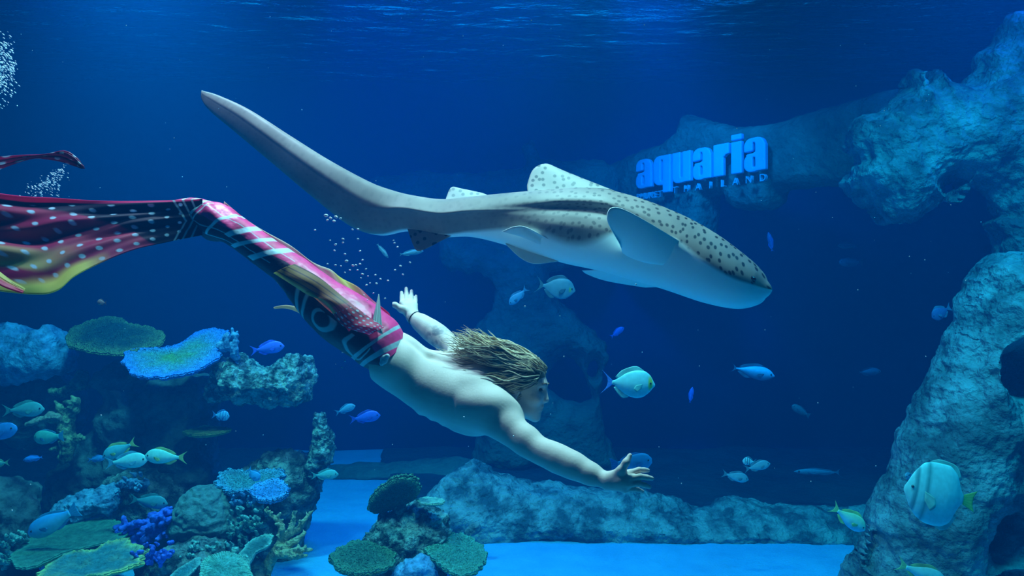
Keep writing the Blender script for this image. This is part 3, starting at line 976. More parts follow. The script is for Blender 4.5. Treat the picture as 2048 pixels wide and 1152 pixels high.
def make_tail():
    st = [((812, 690), (752, 742), 2.93, 0.158), ((800, 655), (725, 730), 2.93, 0.165), ((781, 634), (705, 714), 2.93, 0.160),
          ((722, 590), (652, 679), 2.93, 0.135), ((665, 558), (606, 632), 2.94, 0.110), ((612, 520), (556, 566), 2.95, 0.092),
          ((550, 480), (503, 524), 2.96, 0.080), ((495, 441), (457, 490), 2.97, 0.074), ((446, 409), (420, 480), 2.99, 0.078),
          ((420, 402), (402, 469), 3.00, 0.075), ((385, 396), (380, 466), 3.02, 0.075), ((345, 402), (342, 472), 3.04, 0.055), ((310, 405), (310, 470), 3.05, 0.02)]
    raw = np.array([[*a, *b, d, w] for a, b, d, w in st])
    n, m = 520, 180
    S = cr(raw, n)
    T = np.array([P(s[0], s[1], s[4]) for s in S]); Bo = np.array([P(s[2], s[3], s[4]) for s in S])
    mid = (T + Bo) / 2; tan = norm(np.gradient(mid, axis=0)); up = T - Bo
    out = norm(np.cross(norm(up), tan)); out[out[:, 1] > 0] *= -1
    ph = np.linspace(0, 2 * np.pi, m, endpoint=False)           # 0 top, pi/2 towards the glass, pi below
    V = mid[:, None] + out[:, None] * (S[:, 5][:, None, None] * np.sin(ph)[None, :, None]) + up[:, None] * (0.5 * np.cos(ph)[None, :, None])
    u = np.linspace(0, 1, n)[:, None] + 0 * ph[None]
    pp = np.where(ph > np.pi, ph - 2 * np.pi, ph)[None] + 0 * u
    # shallow cloth wrinkles
    wr = 0.004 * np.sin(40 * u + 6 * np.abs(pp)) * np.clip(np.abs(u - 0.66) * -6 + 1, 0, 1) + 0.003 * fbm(V.reshape(-1, 3) * 22, 3).reshape(u.shape)
    nrm = norm(out[:, None] * np.sin(ph)[None, :, None] / 0.12 * 0.1 + norm(up)[:, None] * np.cos(ph)[None, :, None])
    V = V + nrm * wr[..., None]
    q = V.reshape(-1, 3)
    wob = fbm(q * 7, 3).reshape(u.shape)
    # pink above, near-black below; the line drifts along the tail
    line = np.interp(u, [0, 0.10, 0.2, 0.3, 0.45, 0.6, 0.75, 0.85, 1.0], [1.75, 1.5, 1.2, 1.15, 1.35, 1.55, 1.45, 0.9, 0.5]) + 0.25 * wob
    k = np.clip((np.abs(pp) - line) / 0.05 + 0.5, 0, 1)[..., None]
    C = PINK * (1 - k) + DARK * k
    # red mottling inside the pink
    w = np.clip(fbm(q * 16 + 3, 3).reshape(u.shape) * 2.2, 0, 1)[..., None] * (1 - k)
    C = C * (1 - 0.7 * w) + CRIM * 0.7 * w

    def lay(mask, c):
        nonlocal C
        mask = np.clip(mask, 0, 1)[..., None]
        C = C * (1 - mask) + np.asarray(c) * mask
    ap = np.abs(pp)
    # pale bands, bent backwards over the flank
    for u0, wd, bend, a0, a1 in ((0.030, 0.013, 0.05, 0, 3.2), (0.095, 0.013, 0.06, 0, 3.2), (0.355, 0.006, -0.03, 1.3, 3.1), (0.40, 0.007, -0.06, 1.2, 3.1),
                                  (0.455, 0.010, 0.05, 0, 2.4), (0.50, 0.008, 0.06, 0, 2.6), (0.545, 0.010, 0.05, 0, 2.0), (0.60, 0.007, 0.06, 0, 2.4),
                                  (0.70, 0.006, 0.08, 0.3, 2.8), (0.745, 0.012, 0.05, 0, 2.6), (0.80, 0.010, 0.03, 0, 2.3), (0.845, 0.009, 0.03, 0, 2.3)):
        dd = np.abs(u - u0 - bend * (1 - np.cos(ap)) * 0.5 - 0.008 * wob)
        lay((wd - dd) / 0.003 * ((ap > a0) & (ap < a1)), PALE * (0.9 if u0 > 0.4 else 0.62))
    # open loops on the black flank
    for u0, p0, ru, rp in ((0.150, 1.95, 0.040, 0.55), (0.275, 1.9, 0.030, 0.46)):
        r = np.sqrt(((u - u0) / ru) ** 2 + ((ap - p0) / rp) ** 2)
        lay((0.17 - np.abs(r - 1 - 0.8 * wob)) / 0.06 * (ap > p0 - 0.6 * rp), PALE * 0.55)
    # lengthwise seams
    for p0, a, b in ((0.95, 0.42, 0.82), (1.9, 0.45, 0.8), (2.35, 0.55, 0.95)):
        lay((0.035 - np.abs(ap - p0 - 0.3 * wob)) / 0.02 * ((u > a) & (u < b)) * 0.8, PALE * 0.8)
    tail = obj('mermaid_tail', q, grid_faces(n, m, True), m_tail, person, attrs={'Col': ('FLOAT_COLOR', C.reshape(-1, 3))})
    tail['label'] = 'pink and black mermaid tail with pale blue bands'

    def fin(name, base, tip, colf, thick=0.006, **kw):
        v, f, s = fin_sheet([P(*p) for p in base], [P(*p) for p in tip], thick, **kw)
        c = colf(v, s)
        return obj(name, v, f, m_fin, tail, attrs={'Col': ('FLOAT_COLOR', c)})

    def px_of(v):
        return np.stack([CX + v[:, 0] / v[:, 1] * FPX, CY - (v[:, 2] - CAMZ) / v[:, 1] * FPX], 1)

    def dots(s, nu, nv, r, jit=0.5):
        """white dots in staggered rows; s = (across, along)"""
        a = s[:, 1] * nu; b = s[:, 0] * nv
        b = b + 0.5 * (np.floor(a) % 2)
        da = a - np.floor(a) - 0.5; db = b - np.floor(b) - 0.5
        return np.clip((r - np.sqrt((da * 1.0) ** 2 + (db * 1.0) ** 2)) / 0.06, 0, 1)[:, None]

    # long pink ribbon fin along the back
    def ribbon(v, s):
        c = CRIM * 0.9 + (PINK - CRIM) * np.clip(s[:, 1:] * 1.2 - 0.2, 0, 1) * 0.8
        c = c + (np.array([0.75, 0.6, 0.45]) - c) * np.clip((s[:, :1] - 0.82) * 8, 0, 1) * (s[:, 1:] < 0.6)
        g = np.exp(-((s[:, 1:] - 0.62) / 0.10) ** 2) * np.clip(s[:, :1] * 1.6 - 0.3, 0, 1)
        return c * (1 - g) + YEL * g
    fin('back_fin', [(446, 412, 2.97), (560, 492, 2.99), (640, 552, 3.0), (700, 596, 3.0), (745, 628, 3.0), (790, 655, 3.0)],
        [(447, 405, 3.0), (562, 482, 3.03), (640, 530, 3.05), (682, 553, 3.06), (735, 590, 3.05), (779, 627, 3.02)], ribbon, 0.008, n=80, m=16, ripple=0.006, rfreq=4)
    # broad side fin: olive yellow and pink, white dots towards the waist
    def sidec(v, s):
        x = s[:, 1:]
        c = np.array([0.40, 0.26, 0.08]) * (1 - x) + PINK * x
        c = np.where(x < 0.55, np.array([0.46, 0.34, 0.10]) * (1 - x) + CRIM * x, c)
        st_ = np.clip(np.sin(s[:, :1] * 26 + x * 6) * 2 - 1.0, 0, 1) * (x < 0.75)
        c = c * (1 - 0.75 * st_) + DARK * 2 * 0.75 * st_
        e = np.clip((s[:, :1] - 0.80) * 9, 0, 1) * (x < 0.6)
        c = c * (1 - e) + np.array([0.72, 0.72, 0.30]) * e
        d = dots(s, 16, 6, 0.26) * (x > 0.6)
        return c * (1 - d) + PALE * d
    fin('side_fin', [(590, 528, 2.83), (640, 556, 2.80), (690, 598, 2.775), (735, 632, 2.77), (768, 655, 2.775)],
        [(545, 545, 2.83), (600, 580, 2.79), (650, 608, 2.75), (690, 655, 2.735), (742, 668, 2.75)], sidec, 0.010, n=220, m=80, bulge=(0, -0.02, 0), ripple=0.008, rfreq=3)
    fin('side_fin', [(585, 560, 2.83), (625, 590, 2.80), (665, 625, 2.775), (705, 655, 2.77)],
        [(604, 582, 2.80), (632, 592, 2.76), (664, 614, 2.75), (700, 662, 2.74)], lambda v, s: YEL * 0.9 * (1 - s[:, 1:]) + PINK * s[:, 1:], 0.008, n=50, m=14, ripple=0.006, rfreq=2)
    # white-ribbed pointed hip fin and the tip of the one on the far side
    fin('hip_fin', [(742, 655, 2.77), (752, 660, 2.765), (765, 668, 2.77)], [(756, 592, 2.86), (757.5, 588, 2.86), (759, 592, 2.86)],
        lambda v, s: PALE * (0.75 + 0.25 * np.sin(s[:, 1:] * 30)) * np.array([1, 0.95, 0.85]), 0.012, n=30, m=24)
    fin('hip_fin', [(604, 618, 3.05), (602, 624, 3.05), (606, 630, 3.05)], [(548, 614, 3.1), (547, 616, 3.1), (549, 618, 3.1)],
        lambda v, s: np.array([0.8, 0.7, 0.5]) + 0 * s[:, :1], 0.008, n=14, m=20, bulge=(0, 0, 0.012))

    # tail fluke: wide thin cloth flowing out of the frame, black with white dots, crimson and yellow towards its end
    def fluke(name, top, bot, colf, n, m, rip):
        a = cr([P(*p) for p in top], n); b = cr([P(*p) for p in bot], n)
        s = np.linspace(0, 1, m)[None, :, None]
        G = a[:, None] * (1 - s) + b[:, None] * s
        uu = np.linspace(0, 1, n)[:, None]; ss = s[..., 0]
        fold = rip * uu * (np.sin(ss * 15 + uu * 5) + 0.6 * np.sin(ss * 31 - uu * 7 + 1)) * np.sin(np.pi * np.clip(ss, 0.02, 1) ** 0.6)
        G = G + np.array([0.1, -1.0, 0.25]) * fold[..., None]
        N_ = norm(np.cross(np.gradient(G, axis=0), np.gradient(G, axis=1)))
        th = 0.0025
        v = np.vstack([(G + N_ * th).reshape(-1, 3), (G - N_ * th).reshape(-1, 3)])
        f = grid_faces(n, m); k = n * m
        ring = np.concatenate([np.arange(m), np.arange(1, n) * m + m - 1, (n - 1) * m + np.arange(m - 2, -1, -1), np.arange(n - 2, 0, -1) * m])
        r2 = np.roll(ring, -1)
        F_ = np.vstack([f[:, ::-1], f + k, np.stack([ring, r2, r2 + k, ring + k], 1)])
        st2 = np.stack([np.broadcast_to(ss, (n, m)), np.broadcast_to(uu, (n, m))], -1).reshape(-1, 2)
        st2 = np.vstack([st2, st2])
        return obj(name, v, F_, m_fin, tail, attrs={'Col': ('FLOAT_COLOR', colf(v, st2))})

    def flc(v, s):
        a, u_ = s[:, :1], s[:, 1:]                             # a: 0 upper edge .. 1 lower edge; u_: 0 ankle .. 1 far end
        wob = fbm(v * 9, 3)[:, None]
        edge = np.interp(u_, [0, 0.19, 0.30, 0.36, 0.45, 0.54, 0.72, 1.0], [1.3, 1.2, 0.95, 0.62, 0.38, 0.25, 0.12, 0.1]) + 0.05 * wob
        k = np.clip((a - edge) / 0.05 + 0.5, 0, 1)
        red = np.array([0.46, 0.03, 0.10]) + np.array([0.16, 0.05, 0.03]) * wob
        # pale yellow streaks running into a yellow lobe at the free corner
        yl = np.clip((u_ - 0.54) * 4.0, 0, 1) * np.clip(0.5 + 1.3 * np.sin(a * 17 + u_ * 3) + 0.6 * wob, 0, 1) * np.clip(a * 2.6 - 0.9, 0, 1)
        red = red * (1 - yl) + np.array([0.62, 0.50, 0.20]) * yl
        lobe = np.clip((a - 0.84 + 0.05 * wob) * 12, 0, 1) * np.clip((u_ - 0.46) * 9, 0, 1)
        red = red * (1 - lobe) + np.array([0.78, 0.66, 0.14]) * lobe
        c = DARK * (1 - k) + red * k
        c = c * (1 - (a < 0.05) * (u_ > 0.03)) + PINK * ((a < 0.05) * (u_ > 0.03))
        d = dots(np.stack([a[:, 0] * (0.4 + 0.6 * u_[:, 0]), u_[:, 0] ** 0.9], 1), 14, 9, 0.20) * (u_ > 0.12) * (a > 0.08) * (1 - lobe) * (u_ < 0.9)
        c = c * (1 - d) + PALE * d * np.array([0.95, 0.9, 1.0])
        # pale chevrons at the ankle
        for u0, sl in ((0.03, 0.10), (0.07, 0.12), (0.11, 0.14)):
            z = np.clip((0.008 - np.abs(u_ - u0 - sl * np.abs(a - 0.55))) / 0.004, 0, 1)
            c = c * (1 - z) + PALE * 0.75 * z
        return c
    fluke('fluke', [(405, 398, 2.95), (370, 400, 2.93), (320, 402, 2.92), (250, 403, 2.90), (180, 401, 2.88), (110, 396, 2.86), (40, 392, 2.85), (-60, 378, 2.85), (-160, 360, 2.86)],
          [(405, 470, 2.94), (365, 478, 2.91), (320, 487, 2.86), (265, 500, 2.80), (205, 524, 2.72), (150, 552, 2.64), (112, 582, 2.58), (60, 588, 2.55), (-60, 575, 2.55)],
          flc, 240, 110, 0.030)
    # the edge that rolls over at its lower corner
    fluke('fluke', [(-80, 470, 2.56), (-30, 520, 2.54), (10, 552, 2.53), (50, 578, 2.53)], [(-90, 520, 2.48), (-40, 545, 2.47), (5, 572, 2.47), (45, 586, 2.49)],
          lambda v, s: np.array([0.80, 0.66, 0.16]) * (1 - np.clip(s[:, :1] * 3 - 1, 0, 1)) + CRIM * 1.6 * np.clip(s[:, :1] * 3 - 1, 0, 1), 60, 24, 0.004)
    # curled tip of the other lobe
    def tipc(v, s):
        c = PINK * 0.9 * (1 - s[:, 1:]) + np.array([0.20, 0.03, 0.10]) * s[:, 1:]
        o = np.clip((s[:, :1] - 0.5) * 5, 0, 1) * np.clip(1 - s[:, 1:] * 2.3, 0, 1)
        c = c * (1 - o) + np.array([0.85, 0.22, 0.06]) * o
        d = dots(s, 9, 2.0, 0.22)
        return c * (1 - d) + PALE * d
    fluke('fluke', [(-160, 345, 2.84), (-90, 325, 2.80), (-30, 316, 2.77), (30, 311, 2.75), (90, 309, 2.74), (128, 302, 2.73), (152, 315, 2.73), (167, 333, 2.73)],
          [(-160, 420, 2.86), (-90, 380, 2.82), (-30, 352, 2.79), (10, 335, 2.77), (60, 318, 2.76), (110, 321, 2.75), (140, 329, 2.75), (164, 337, 2.74)],
          tipc, 120, 30, 0.010)
    # shell clasp at the waist
    c0 = P(768, 719, 2.775)
    F = Field(c0 - 0.05, c0 + 0.05, 0.0025)
    F.ell(c0, np.eye(3), (0.016, 0.010, 0.018), 0.004)
    F.ell(c0 + np.array([0.012, 0, 0.012]), np.eye(3), (0.010, 0.009, 0.010), 0.004)
    F.ell(c0 + np.array([-0.008, 0, -0.014]), np.eye(3), (0.010, 0.009, 0.010), 0.004)
    cv, cf = F.mesh()
    obj('shell_clasp', cv, cf, mat('shell', (0.15, 0.45, 0.50), (0.75, 0.85, 0.85), scale=60, rough=0.3), tail)


make_tail()
# ------------------------------------------------------------------ rockwork
m_rock = mat('rock_face', (0.075, 0.10, 0.105), (0.30, 0.36, 0.37), scale=3.2, rough=0.95, bump=1.0, bscale=22, spec=0.08, contrast=(0.40, 0.66), bdist=0.05)
m_far = mat('far_rock', (0.07, 0.10, 0.09), (0.16, 0.21, 0.18), scale=2.2, rough=0.95, bump=1.0, bscale=14, spec=0.05, bdist=0.05)
m_ridge = mat('ridge_rock', (0.06, 0.11, 0.13), (0.34, 0.42, 0.42), scale=4.5, rough=0.95, bump=1.0, bscale=20, spec=0.08, contrast=(0.42, 0.60), bdist=0.06)
m_reef = mat('reef_rock', (0.05, 0.07, 0.07), (0.30, 0.36, 0.34), scale=8, rough=0.95, bump=1.0, bscale=34, spec=0.1, contrast=(0.44, 0.64), bdist=0.05)
m_dark = mat('shaded_reef_rock', (0.03, 0.04, 0.045), (0.13, 0.16, 0.16), scale=6, rough=0.95, bump=1.0, bscale=25, spec=0.05)  # darker copy of the reef rock, its shade put into the colour
m_teal = mat('encrusted_rock', (0.04, 0.07, 0.07), (0.40, 0.55, 0.50), scale=11, rough=0.9, bump=1.0, bscale=42, spec=0.15, contrast=(0.43, 0.62), bdist=0.05)
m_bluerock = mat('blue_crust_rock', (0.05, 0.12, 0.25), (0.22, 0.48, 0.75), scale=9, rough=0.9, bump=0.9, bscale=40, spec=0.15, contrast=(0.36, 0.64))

rock('rock_tower', [(2110, 494), (2048, 497), (2005, 505), (1970, 525), (1945, 560), (1935, 600), (1915, 660), (1888, 722), (1878, 745), (1862, 790), (1840, 842),
                     (1822, 880), (1806, 925), (1788, 962), (1766, 1005), (1740, 1055), (1716, 1108), (1697, 1160), (1668, 1250), (2420, 1250), (2400, 700), (2330, 560), (2220, 500)],
     5.15, 0.50, 'tall tapering rock pillar with ragged holes', m_rock, vox=0.0125, amp=0.05, freq=3.2, edge=0.42, octv=6, jag=0.03,
     holes=[[(1972, 712), (1995, 700), (2020, 708), (2042, 722), (2040, 745), (2030, 772), (2010, 768), (1992, 762), (1978, 740)],
            [(2028, 905), (2045, 895), (2060, 905), (2058, 935), (2040, 940), (2028, 925)],
            [(1950, 1035), (1975, 1028), (1998, 1020), (2002, 1042), (1985, 1052), (1980, 1072), (1955, 1078), (1945, 1058)],
            [(1910, 620), (1930, 616), (1932, 640), (1922, 660), (1908, 655)],
            [(1965, 1135), (1985, 1135), (1985, 1170), (1965, 1170)],
            [(1735, 1062), (1748, 1056), (1744, 1085), (1732, 1110), (1718, 1118), (1728, 1090)]])

rock('rock_overhang', [(2130, 15), (2040, 30), (2000, 38), (1988, 60), (1982, 88), (1966, 102), (1950, 132), (1940, 160), (1918, 172), (1893, 166), (1874, 140), (1860, 152), (1850, 172),
                       (1838, 145), (1824, 148), (1818, 175), (1770, 205), (1712, 245), (1690, 290), (1702, 330), (1686, 365), (1716, 388), (1742, 420), (1772, 446), (1812, 460), (1846, 440),
                       (1884, 416), (1914, 394), (1942, 374), (1962, 384), (1984, 416), (1996, 436), (1974, 446), (1984, 480), (1982, 520), (2010, 540), (2120, 560), (2330, 540), (2330, 15)],
     5.9, 0.42, 'craggy blue-lit rock overhang reaching out above the pillar', m_rock, vox=0.014, amp=0.065, freq=3.0, edge=0.36, octv=6, jag=0.03,
     holes=[[(1892, 376), (1904, 368), (1914, 374), (1908, 386), (1896, 392)]], d2=5.5)

rock('rock_cliff', [(1215, 342), (1250, 322), (1300, 300), (1340, 285), (1368, 262), (1380, 226), (1420, 236), (1480, 252), (1560, 244), (1640, 224), (1710, 204), (1800, 176),
                   (1800, 420), (1740, 392), (1690, 376), (1640, 373), (1602, 381), (1566, 386), (1563, 408), (1545, 424), (1485, 425), (1466, 414), (1462, 392), (1428, 394),
                   (1428, 430), (1422, 470), (1426, 520), (1380, 545), (1300, 520), (1240, 480), (1215, 440)],
     9.68, 0.24, 'dark rock wall carrying the blue letters', m_far, vox=0.024, amp=0.03, freq=2.4, d2=6.58, edge=0.15)

rock('rock_arch', [(700, 372), (760, 350), (830, 345), (905, 346), (1000, 336), (1040, 330), (1042, 288), (1058, 281), (1076, 287), (1082, 320), (1112, 326), (1160, 318), (1205, 324), (1228, 336),
                   (1240, 370), (1236, 470), (1215, 520), (1160, 536), (1100, 548), (1104, 572), (1112, 592), (1150, 628), (1182, 660), (1214, 690), (1219, 712), (1208, 752), (1204, 790), (1202, 832),
                   (1224, 890), (1240, 940), (940, 940), (958, 850), (955, 760), (948, 690), (946, 660), (962, 638), (984, 612), (990, 582), (984, 560), (960, 550), (900, 548), (880, 531), (872, 510),
                   (874, 482), (800, 442), (735, 400)],
     9.0, 0.36, 'far rock arch with two openings standing behind the shark', m_far, vox=0.026, amp=0.05, freq=2.2, edge=0.25, jag=0.04,
     holes=[[(1106, 722), (1130, 712), (1150, 720), (1165, 758), (1181, 796), (1160, 800), (1120, 788), (1098, 768)], [(1177, 726), (1190, 717), (1196, 735), (1187, 752), (1177, 745)]])

rock('rock_ridge', [(835, 1018), (862, 994), (900, 965), (940, 944), (968, 955), (1000, 968), (1060, 982), (1110, 990), (1160, 996), (1215, 1000), (1262, 984), (1292, 996), (1340, 1012), (1388, 1028),
                    (1430, 1030), (1460, 1020), (1495, 1016), (1545, 1022), (1600, 1024), (1660, 1028), (1740, 1032), (1790, 1034), (1790, 1125), (1700, 1116), (1600, 1112), (1420, 1108), (1300, 1104),
                    (1150, 1100), (1000, 1096), (900, 1098), (840, 1100)],
     6.5, 0.42, 'long low ridge of mottled rock lying on the blue-lit sand', m_ridge, vox=0.0125, amp=0.04, freq=4.5, lean=0.6, octv=6, edge=0.5, jag=0.02)
rock('rock_ledge', [(600, 940), (650, 930), (700, 926), (765, 924), (850, 918), (915, 914), (950, 922), (975, 940), (975, 965), (600, 965)], 8.7, 0.35,
     'faint low ledge on the far sand behind the mushroom coral', m_far, vox=0.022, amp=0.03, freq=3)

# ------------------------------------------------------------------ the reef
RG = 'reef boulders'
rock('reef_boulder', [(188, 770), (200, 738), (228, 722), (300, 732), (370, 742), (425, 748), (436, 800), (424, 860), (436, 930), (430, 1000), (440, 1115), (90, 1135), (110, 1010), (112, 930), (150, 890),
                      (205, 850), (215, 800)], 6.35, 0.38, 'large dark reef boulder beneath the plate corals', m_dark, amp=0.07, freq=4, group=None, octv=5)
rock('reef_boulder', [(416, 792), (424, 748), (440, 716), (470, 703), (500, 712), (522, 736), (560, 722), (592, 712), (616, 718), (627, 760), (626, 804), (600, 809), (550, 812), (480, 802), (440, 800)],
     6.0, 0.26, 'pitted teal boulder jutting out beside the bean-shaped plate coral', m_teal, vox=0.011, amp=0.055, freq=9, octv=5)
rock('reef_boulder', [(-60, 655), (0, 646), (32, 640), (64, 656), (92, 650), (126, 667), (142, 704), (132, 742), (70, 764), (-60, 775)], 6.4, 0.26,
     'pale blue lit boulder next to the brown plate coral', m_bluerock, amp=0.05, freq=6)
rock('reef_boulder', [(-60, 770), (60, 762), (130, 742), (170, 760), (180, 840), (150, 880), (60, 890), (-60, 880)], 6.7, 0.28, 'shaded boulder below the pale blue boulder', m_dark, amp=0.06, freq=5)
rock('reef_boulder', [(470, 975), (495, 926), (540, 900), (576, 893), (602, 905), (640, 932), (646, 985), (628, 1030), (606, 1070), (600, 1130), (450, 1135), (455, 1040)], 6.15, 0.30,
     'rounded dark boulder with a crevice behind the staghorn coral', m_reef, amp=0.05, freq=7, octv=5)
rock('rock_spire', [(628, 826), (640, 822), (650, 832), (662, 852), (671, 880), (668, 910), (657, 940), (642, 968), (618, 958), (611, 922), (622, 880)], 6.0, 0.10,
     'narrow knobbly rock spire on the dark boulder', m_teal, vox=0.010, amp=0.045, freq=13, octv=5)
rock('reef_boulder', [(-60, 955), (20, 960), (58, 980), (78, 1020), (86, 1070), (80, 1190), (-60, 1200)], 5.4, 0.25, 'dark boulder in front of the striped water gap', m_dark, amp=0.05, freq=6)
rock('reef_boulder', [(196, 980), (222, 948), (262, 936), (310, 940), (352, 960), (374, 1000), (368, 1050), (330, 1070), (250, 1060), (205, 1020)], 5.95, 0.22,
     'rounded mossy boulder under the three silver fish', m_reef, amp=0.05, freq=8, octv=5)
rock('reef_boulder', [(104, 1022), (128, 996), (160, 984), (205, 972), (236, 980), (242, 1008), (228, 1030), (180, 1046), (130, 1062), (108, 1050)], 5.7, 0.16,
     'bright blue crusted rock above the broad green plate', m_bluerock, vox=0.010, amp=0.04, freq=12, octv=5)
rock('reef_boulder', [(255, 1180), (290, 1120), (330, 1088), (380, 1078), (440, 1084), (490, 1108), (535, 1150), (545, 1200), (255, 1210)], 5.25, 0.24,
     'rugged rock at the foot of the brain coral', m_reef, amp=0.05, freq=9, octv=5)
rock('reef_boulder', [(732, 1062), (765, 1034), (796, 1012), (850, 1006), (886, 1026), (902, 1056), (897, 1088), (884, 1112), (910, 1190), (690, 1200), (718, 1120)], 5.55, 0.26,
     'pockmarked boulder carrying the mushroom-shaped coral', m_teal, vox=0.011, amp=0.045, freq=10, octv=5)
rock('reef_boulder', [(788, 1138), (812, 1118), (840, 1110), (866, 1122), (880, 1165), (880, 1215), (785, 1215)], 5.2, 0.16, 'small blue-speckled rock between the two round corals', m_bluerock, vox=0.010, amp=0.03, freq=13)
rock('reef_boulder', [(1098 - 170, 1062), (940, 1050), (958, 1044), (960, 1060), (945, 1072), (926, 1076)], 5.9, 0.05, 'pale loose stone at the foot of the ridge', m_ridge, vox=0.01, amp=0.015, freq=12)

# brain coral with winding grooves
m_brain = mat('brain_coral', (0.07, 0.12, 0.12), (0.14, 0.24, 0.23), scale=30, rough=0.9, bump=0.5, bscale=60)


def brain(w):
    q = w * np.array([20.0, 20.0, 62.0])
    ph = q[:, 2] + 9 * fbm(w * 6, 3) + 5 * fbm(w * 16 + 9, 2)
    return 0.008 * np.sin(ph)


rock('brain_coral', [(338, 1048), (352, 1014), (368, 985), (392, 972), (425, 970), (450, 982), (470, 1008), (484, 1044), (474, 1072), (420, 1088), (370, 1086), (342, 1074)], 5.55, 0.24,
     'grey-green domed brain coral with winding grooves', m_brain, vox=0.008, amp=0.012, freq=5, disp=brain, cat='coral')

m_col = mat('coral_skin', (0, 0, 0), 0.30, scale=26, rough=0.9, spec=0.12, attr='Col', bump=0.9, bscale=70)
m_knob = mat('knobbly_coral', (0, 0, 0), 0.25, scale=30, rough=0.9, spec=0.12, attr='Col', bump=1.0, vscale=85)

plate('plate_coral', [(131, 672), (142, 652), (168, 638), (204, 630), (236, 633), (262, 642), (296, 651), (318, 656), (329, 668), (318, 684), (298, 690), (270, 700), (232, 704), (190, 700), (152, 692), (134, 686)],
      6.2, 2.4, 'broad brown-green plate coral with a grainy rim', m_knob, 0.045, c_mid=(0.03, 0.07, 0.06), c_rim=(0.24, 0.26, 0.10), dish=-0.05, bumps=0.018, rimpow=4)
plate('plate_coral', [(244, 728), (250, 712), (266, 703), (300, 700), (335, 698), (362, 690), (385, 674), (412, 664), (440, 663), (462, 672), (456, 698), (440, 718), (410, 738), (372, 750), (330, 758), (288, 758), (258, 748)],
      5.85, 2.2, 'bean-shaped plate coral, blue rim around a green middle', m_knob, 0.05, c_mid=(0.16, 0.36, 0.13), c_rim=(0.07, 0.26, 0.80), dish=0.06, bumps=0.010, rimpow=1.6)
plate('plate_coral', [(364, 864), (384, 857), (408, 852), (436, 853), (462, 858), (440, 865), (410, 869), (384, 869)], 6.0, 5.0, 'small thin yellow-green plate coral hanging before the dark boulder', m_col, 0.03,
      c_mid=(0.18, 0.26, 0.08), c_rim=(0.38, 0.42, 0.12), bumps=0.008)
plate('plate_coral', [(18, 1118), (40, 1092), (62, 1072), (100, 1058), (150, 1046), (205, 1038), (240, 1044), (258, 1060), (240, 1078), (190, 1090), (128, 1106), (70, 1132), (34, 1134)], 5.2, 2.6,
      'broad flat dark green plate coral', m_col, 0.03, c_mid=(0.06, 0.17, 0.13), c_rim=(0.10, 0.28, 0.20), bumps=0.005, rimpow=7)
plate('plate_coral', [(70, 1160), (96, 1132), (132, 1114), (160, 1108), (190, 1106), (214, 1092), (244, 1086), (276, 1094), (292, 1108), (284, 1132), (240, 1150), (170, 1166), (110, 1172)], 4.95, 2.0,
      'ruffled plate coral with a bright yellow rim', m_col, 0.035, c_mid=(0.06, 0.20, 0.22), c_rim=(0.72, 0.66, 0.22), dish=0.10, bumps=0.014, frill=0.05, rimpow=9)
plate('plate_coral', [(434, 968), (448, 950), (468, 944), (488, 948), (510, 946), (536, 942), (562, 944), (563, 956), (540, 966), (508, 982), (470, 988), (446, 984)], 5.65, 2.0, 'lumpy blue-green plate coral at the top of the brain coral',
      m_knob, 0.05, c_mid=(0.10, 0.30, 0.34), c_rim=(0.14, 0.44, 0.70), bumps=0.018, frill=0.07, dish=0.1)
plate('plate_coral', [(500, 984), (514, 970), (536, 962), (560, 963), (576, 974), (576, 988), (562, 1000), (536, 1006), (512, 1002)], 5.5, 1.6, 'round blue frilled plate coral with a dark centre', m_knob, 0.04,
      c_mid=(0.08, 0.28, 0.62), c_rim=(0.16, 0.50, 0.95), bumps=0.012, frill=0.05, dish=0.15)
plate('plate_coral', [(478, 1112), (492, 1090), (512, 1074), (534, 1067), (546, 1074), (536, 1092), (512, 1104), (496, 1128)], 5.2, 1.2, 'teal cup-shaped coral leaf beside the staghorn coral', m_col, 0.025,
      c_mid=(0.04, 0.14, 0.14), c_rim=(0.28, 0.55, 0.46), bumps=0.008, frill=0.04, rimpow=5)
plate('plate_coral', [(398, 1150), (404, 1124), (426, 1110), (456, 1104), (484, 1114), (500, 1138), (502, 1168), (400, 1176)], 4.95, 1.0, 'ribbed teal coral shelf at the bottom of the reef', m_col, 0.04,
      c_mid=(0.12, 0.36, 0.32), c_rim=(0.26, 0.55, 0.45), bumps=0.010, radial=0.004)
plate('plate_coral', [(330, 1165), (350, 1142), (378, 1124), (398, 1114), (402, 1124), (384, 1146), (356, 1172)], 5.0, 0.8, 'thin slanting teal coral blade', m_col, 0.025, c_mid=(0.05, 0.20, 0.22), c_rim=(0.30, 0.55, 0.50), bumps=0.006)
plate('plate_coral', [(488, 1138), (486, 1118), (490, 1108), (498, 1116), (500, 1134), (498, 1150), (490, 1150)], 5.0, 0.4, 'small upright teal coral leaf next to the ribbed shelf', m_col, 0.02, c_mid=(0.14, 0.38, 0.34), c_rim=(0.3, 0.6, 0.5), bumps=0.006)
plate('disc_coral', [(660, 1118), (668, 1100), (692, 1088), (726, 1082), (758, 1088), (786, 1102), (792, 1118), (776, 1134), (744, 1145), (706, 1146), (674, 1136)], 5.2, 1.9, 'dark green bristly disc coral on the sand', m_knob, 0.05,
      c_mid=(0.06, 0.17, 0.11), c_rim=(0.12, 0.30, 0.18), bumps=0.016, bfreq=60, dish=0.0, frill=0.03, rimpow=4)
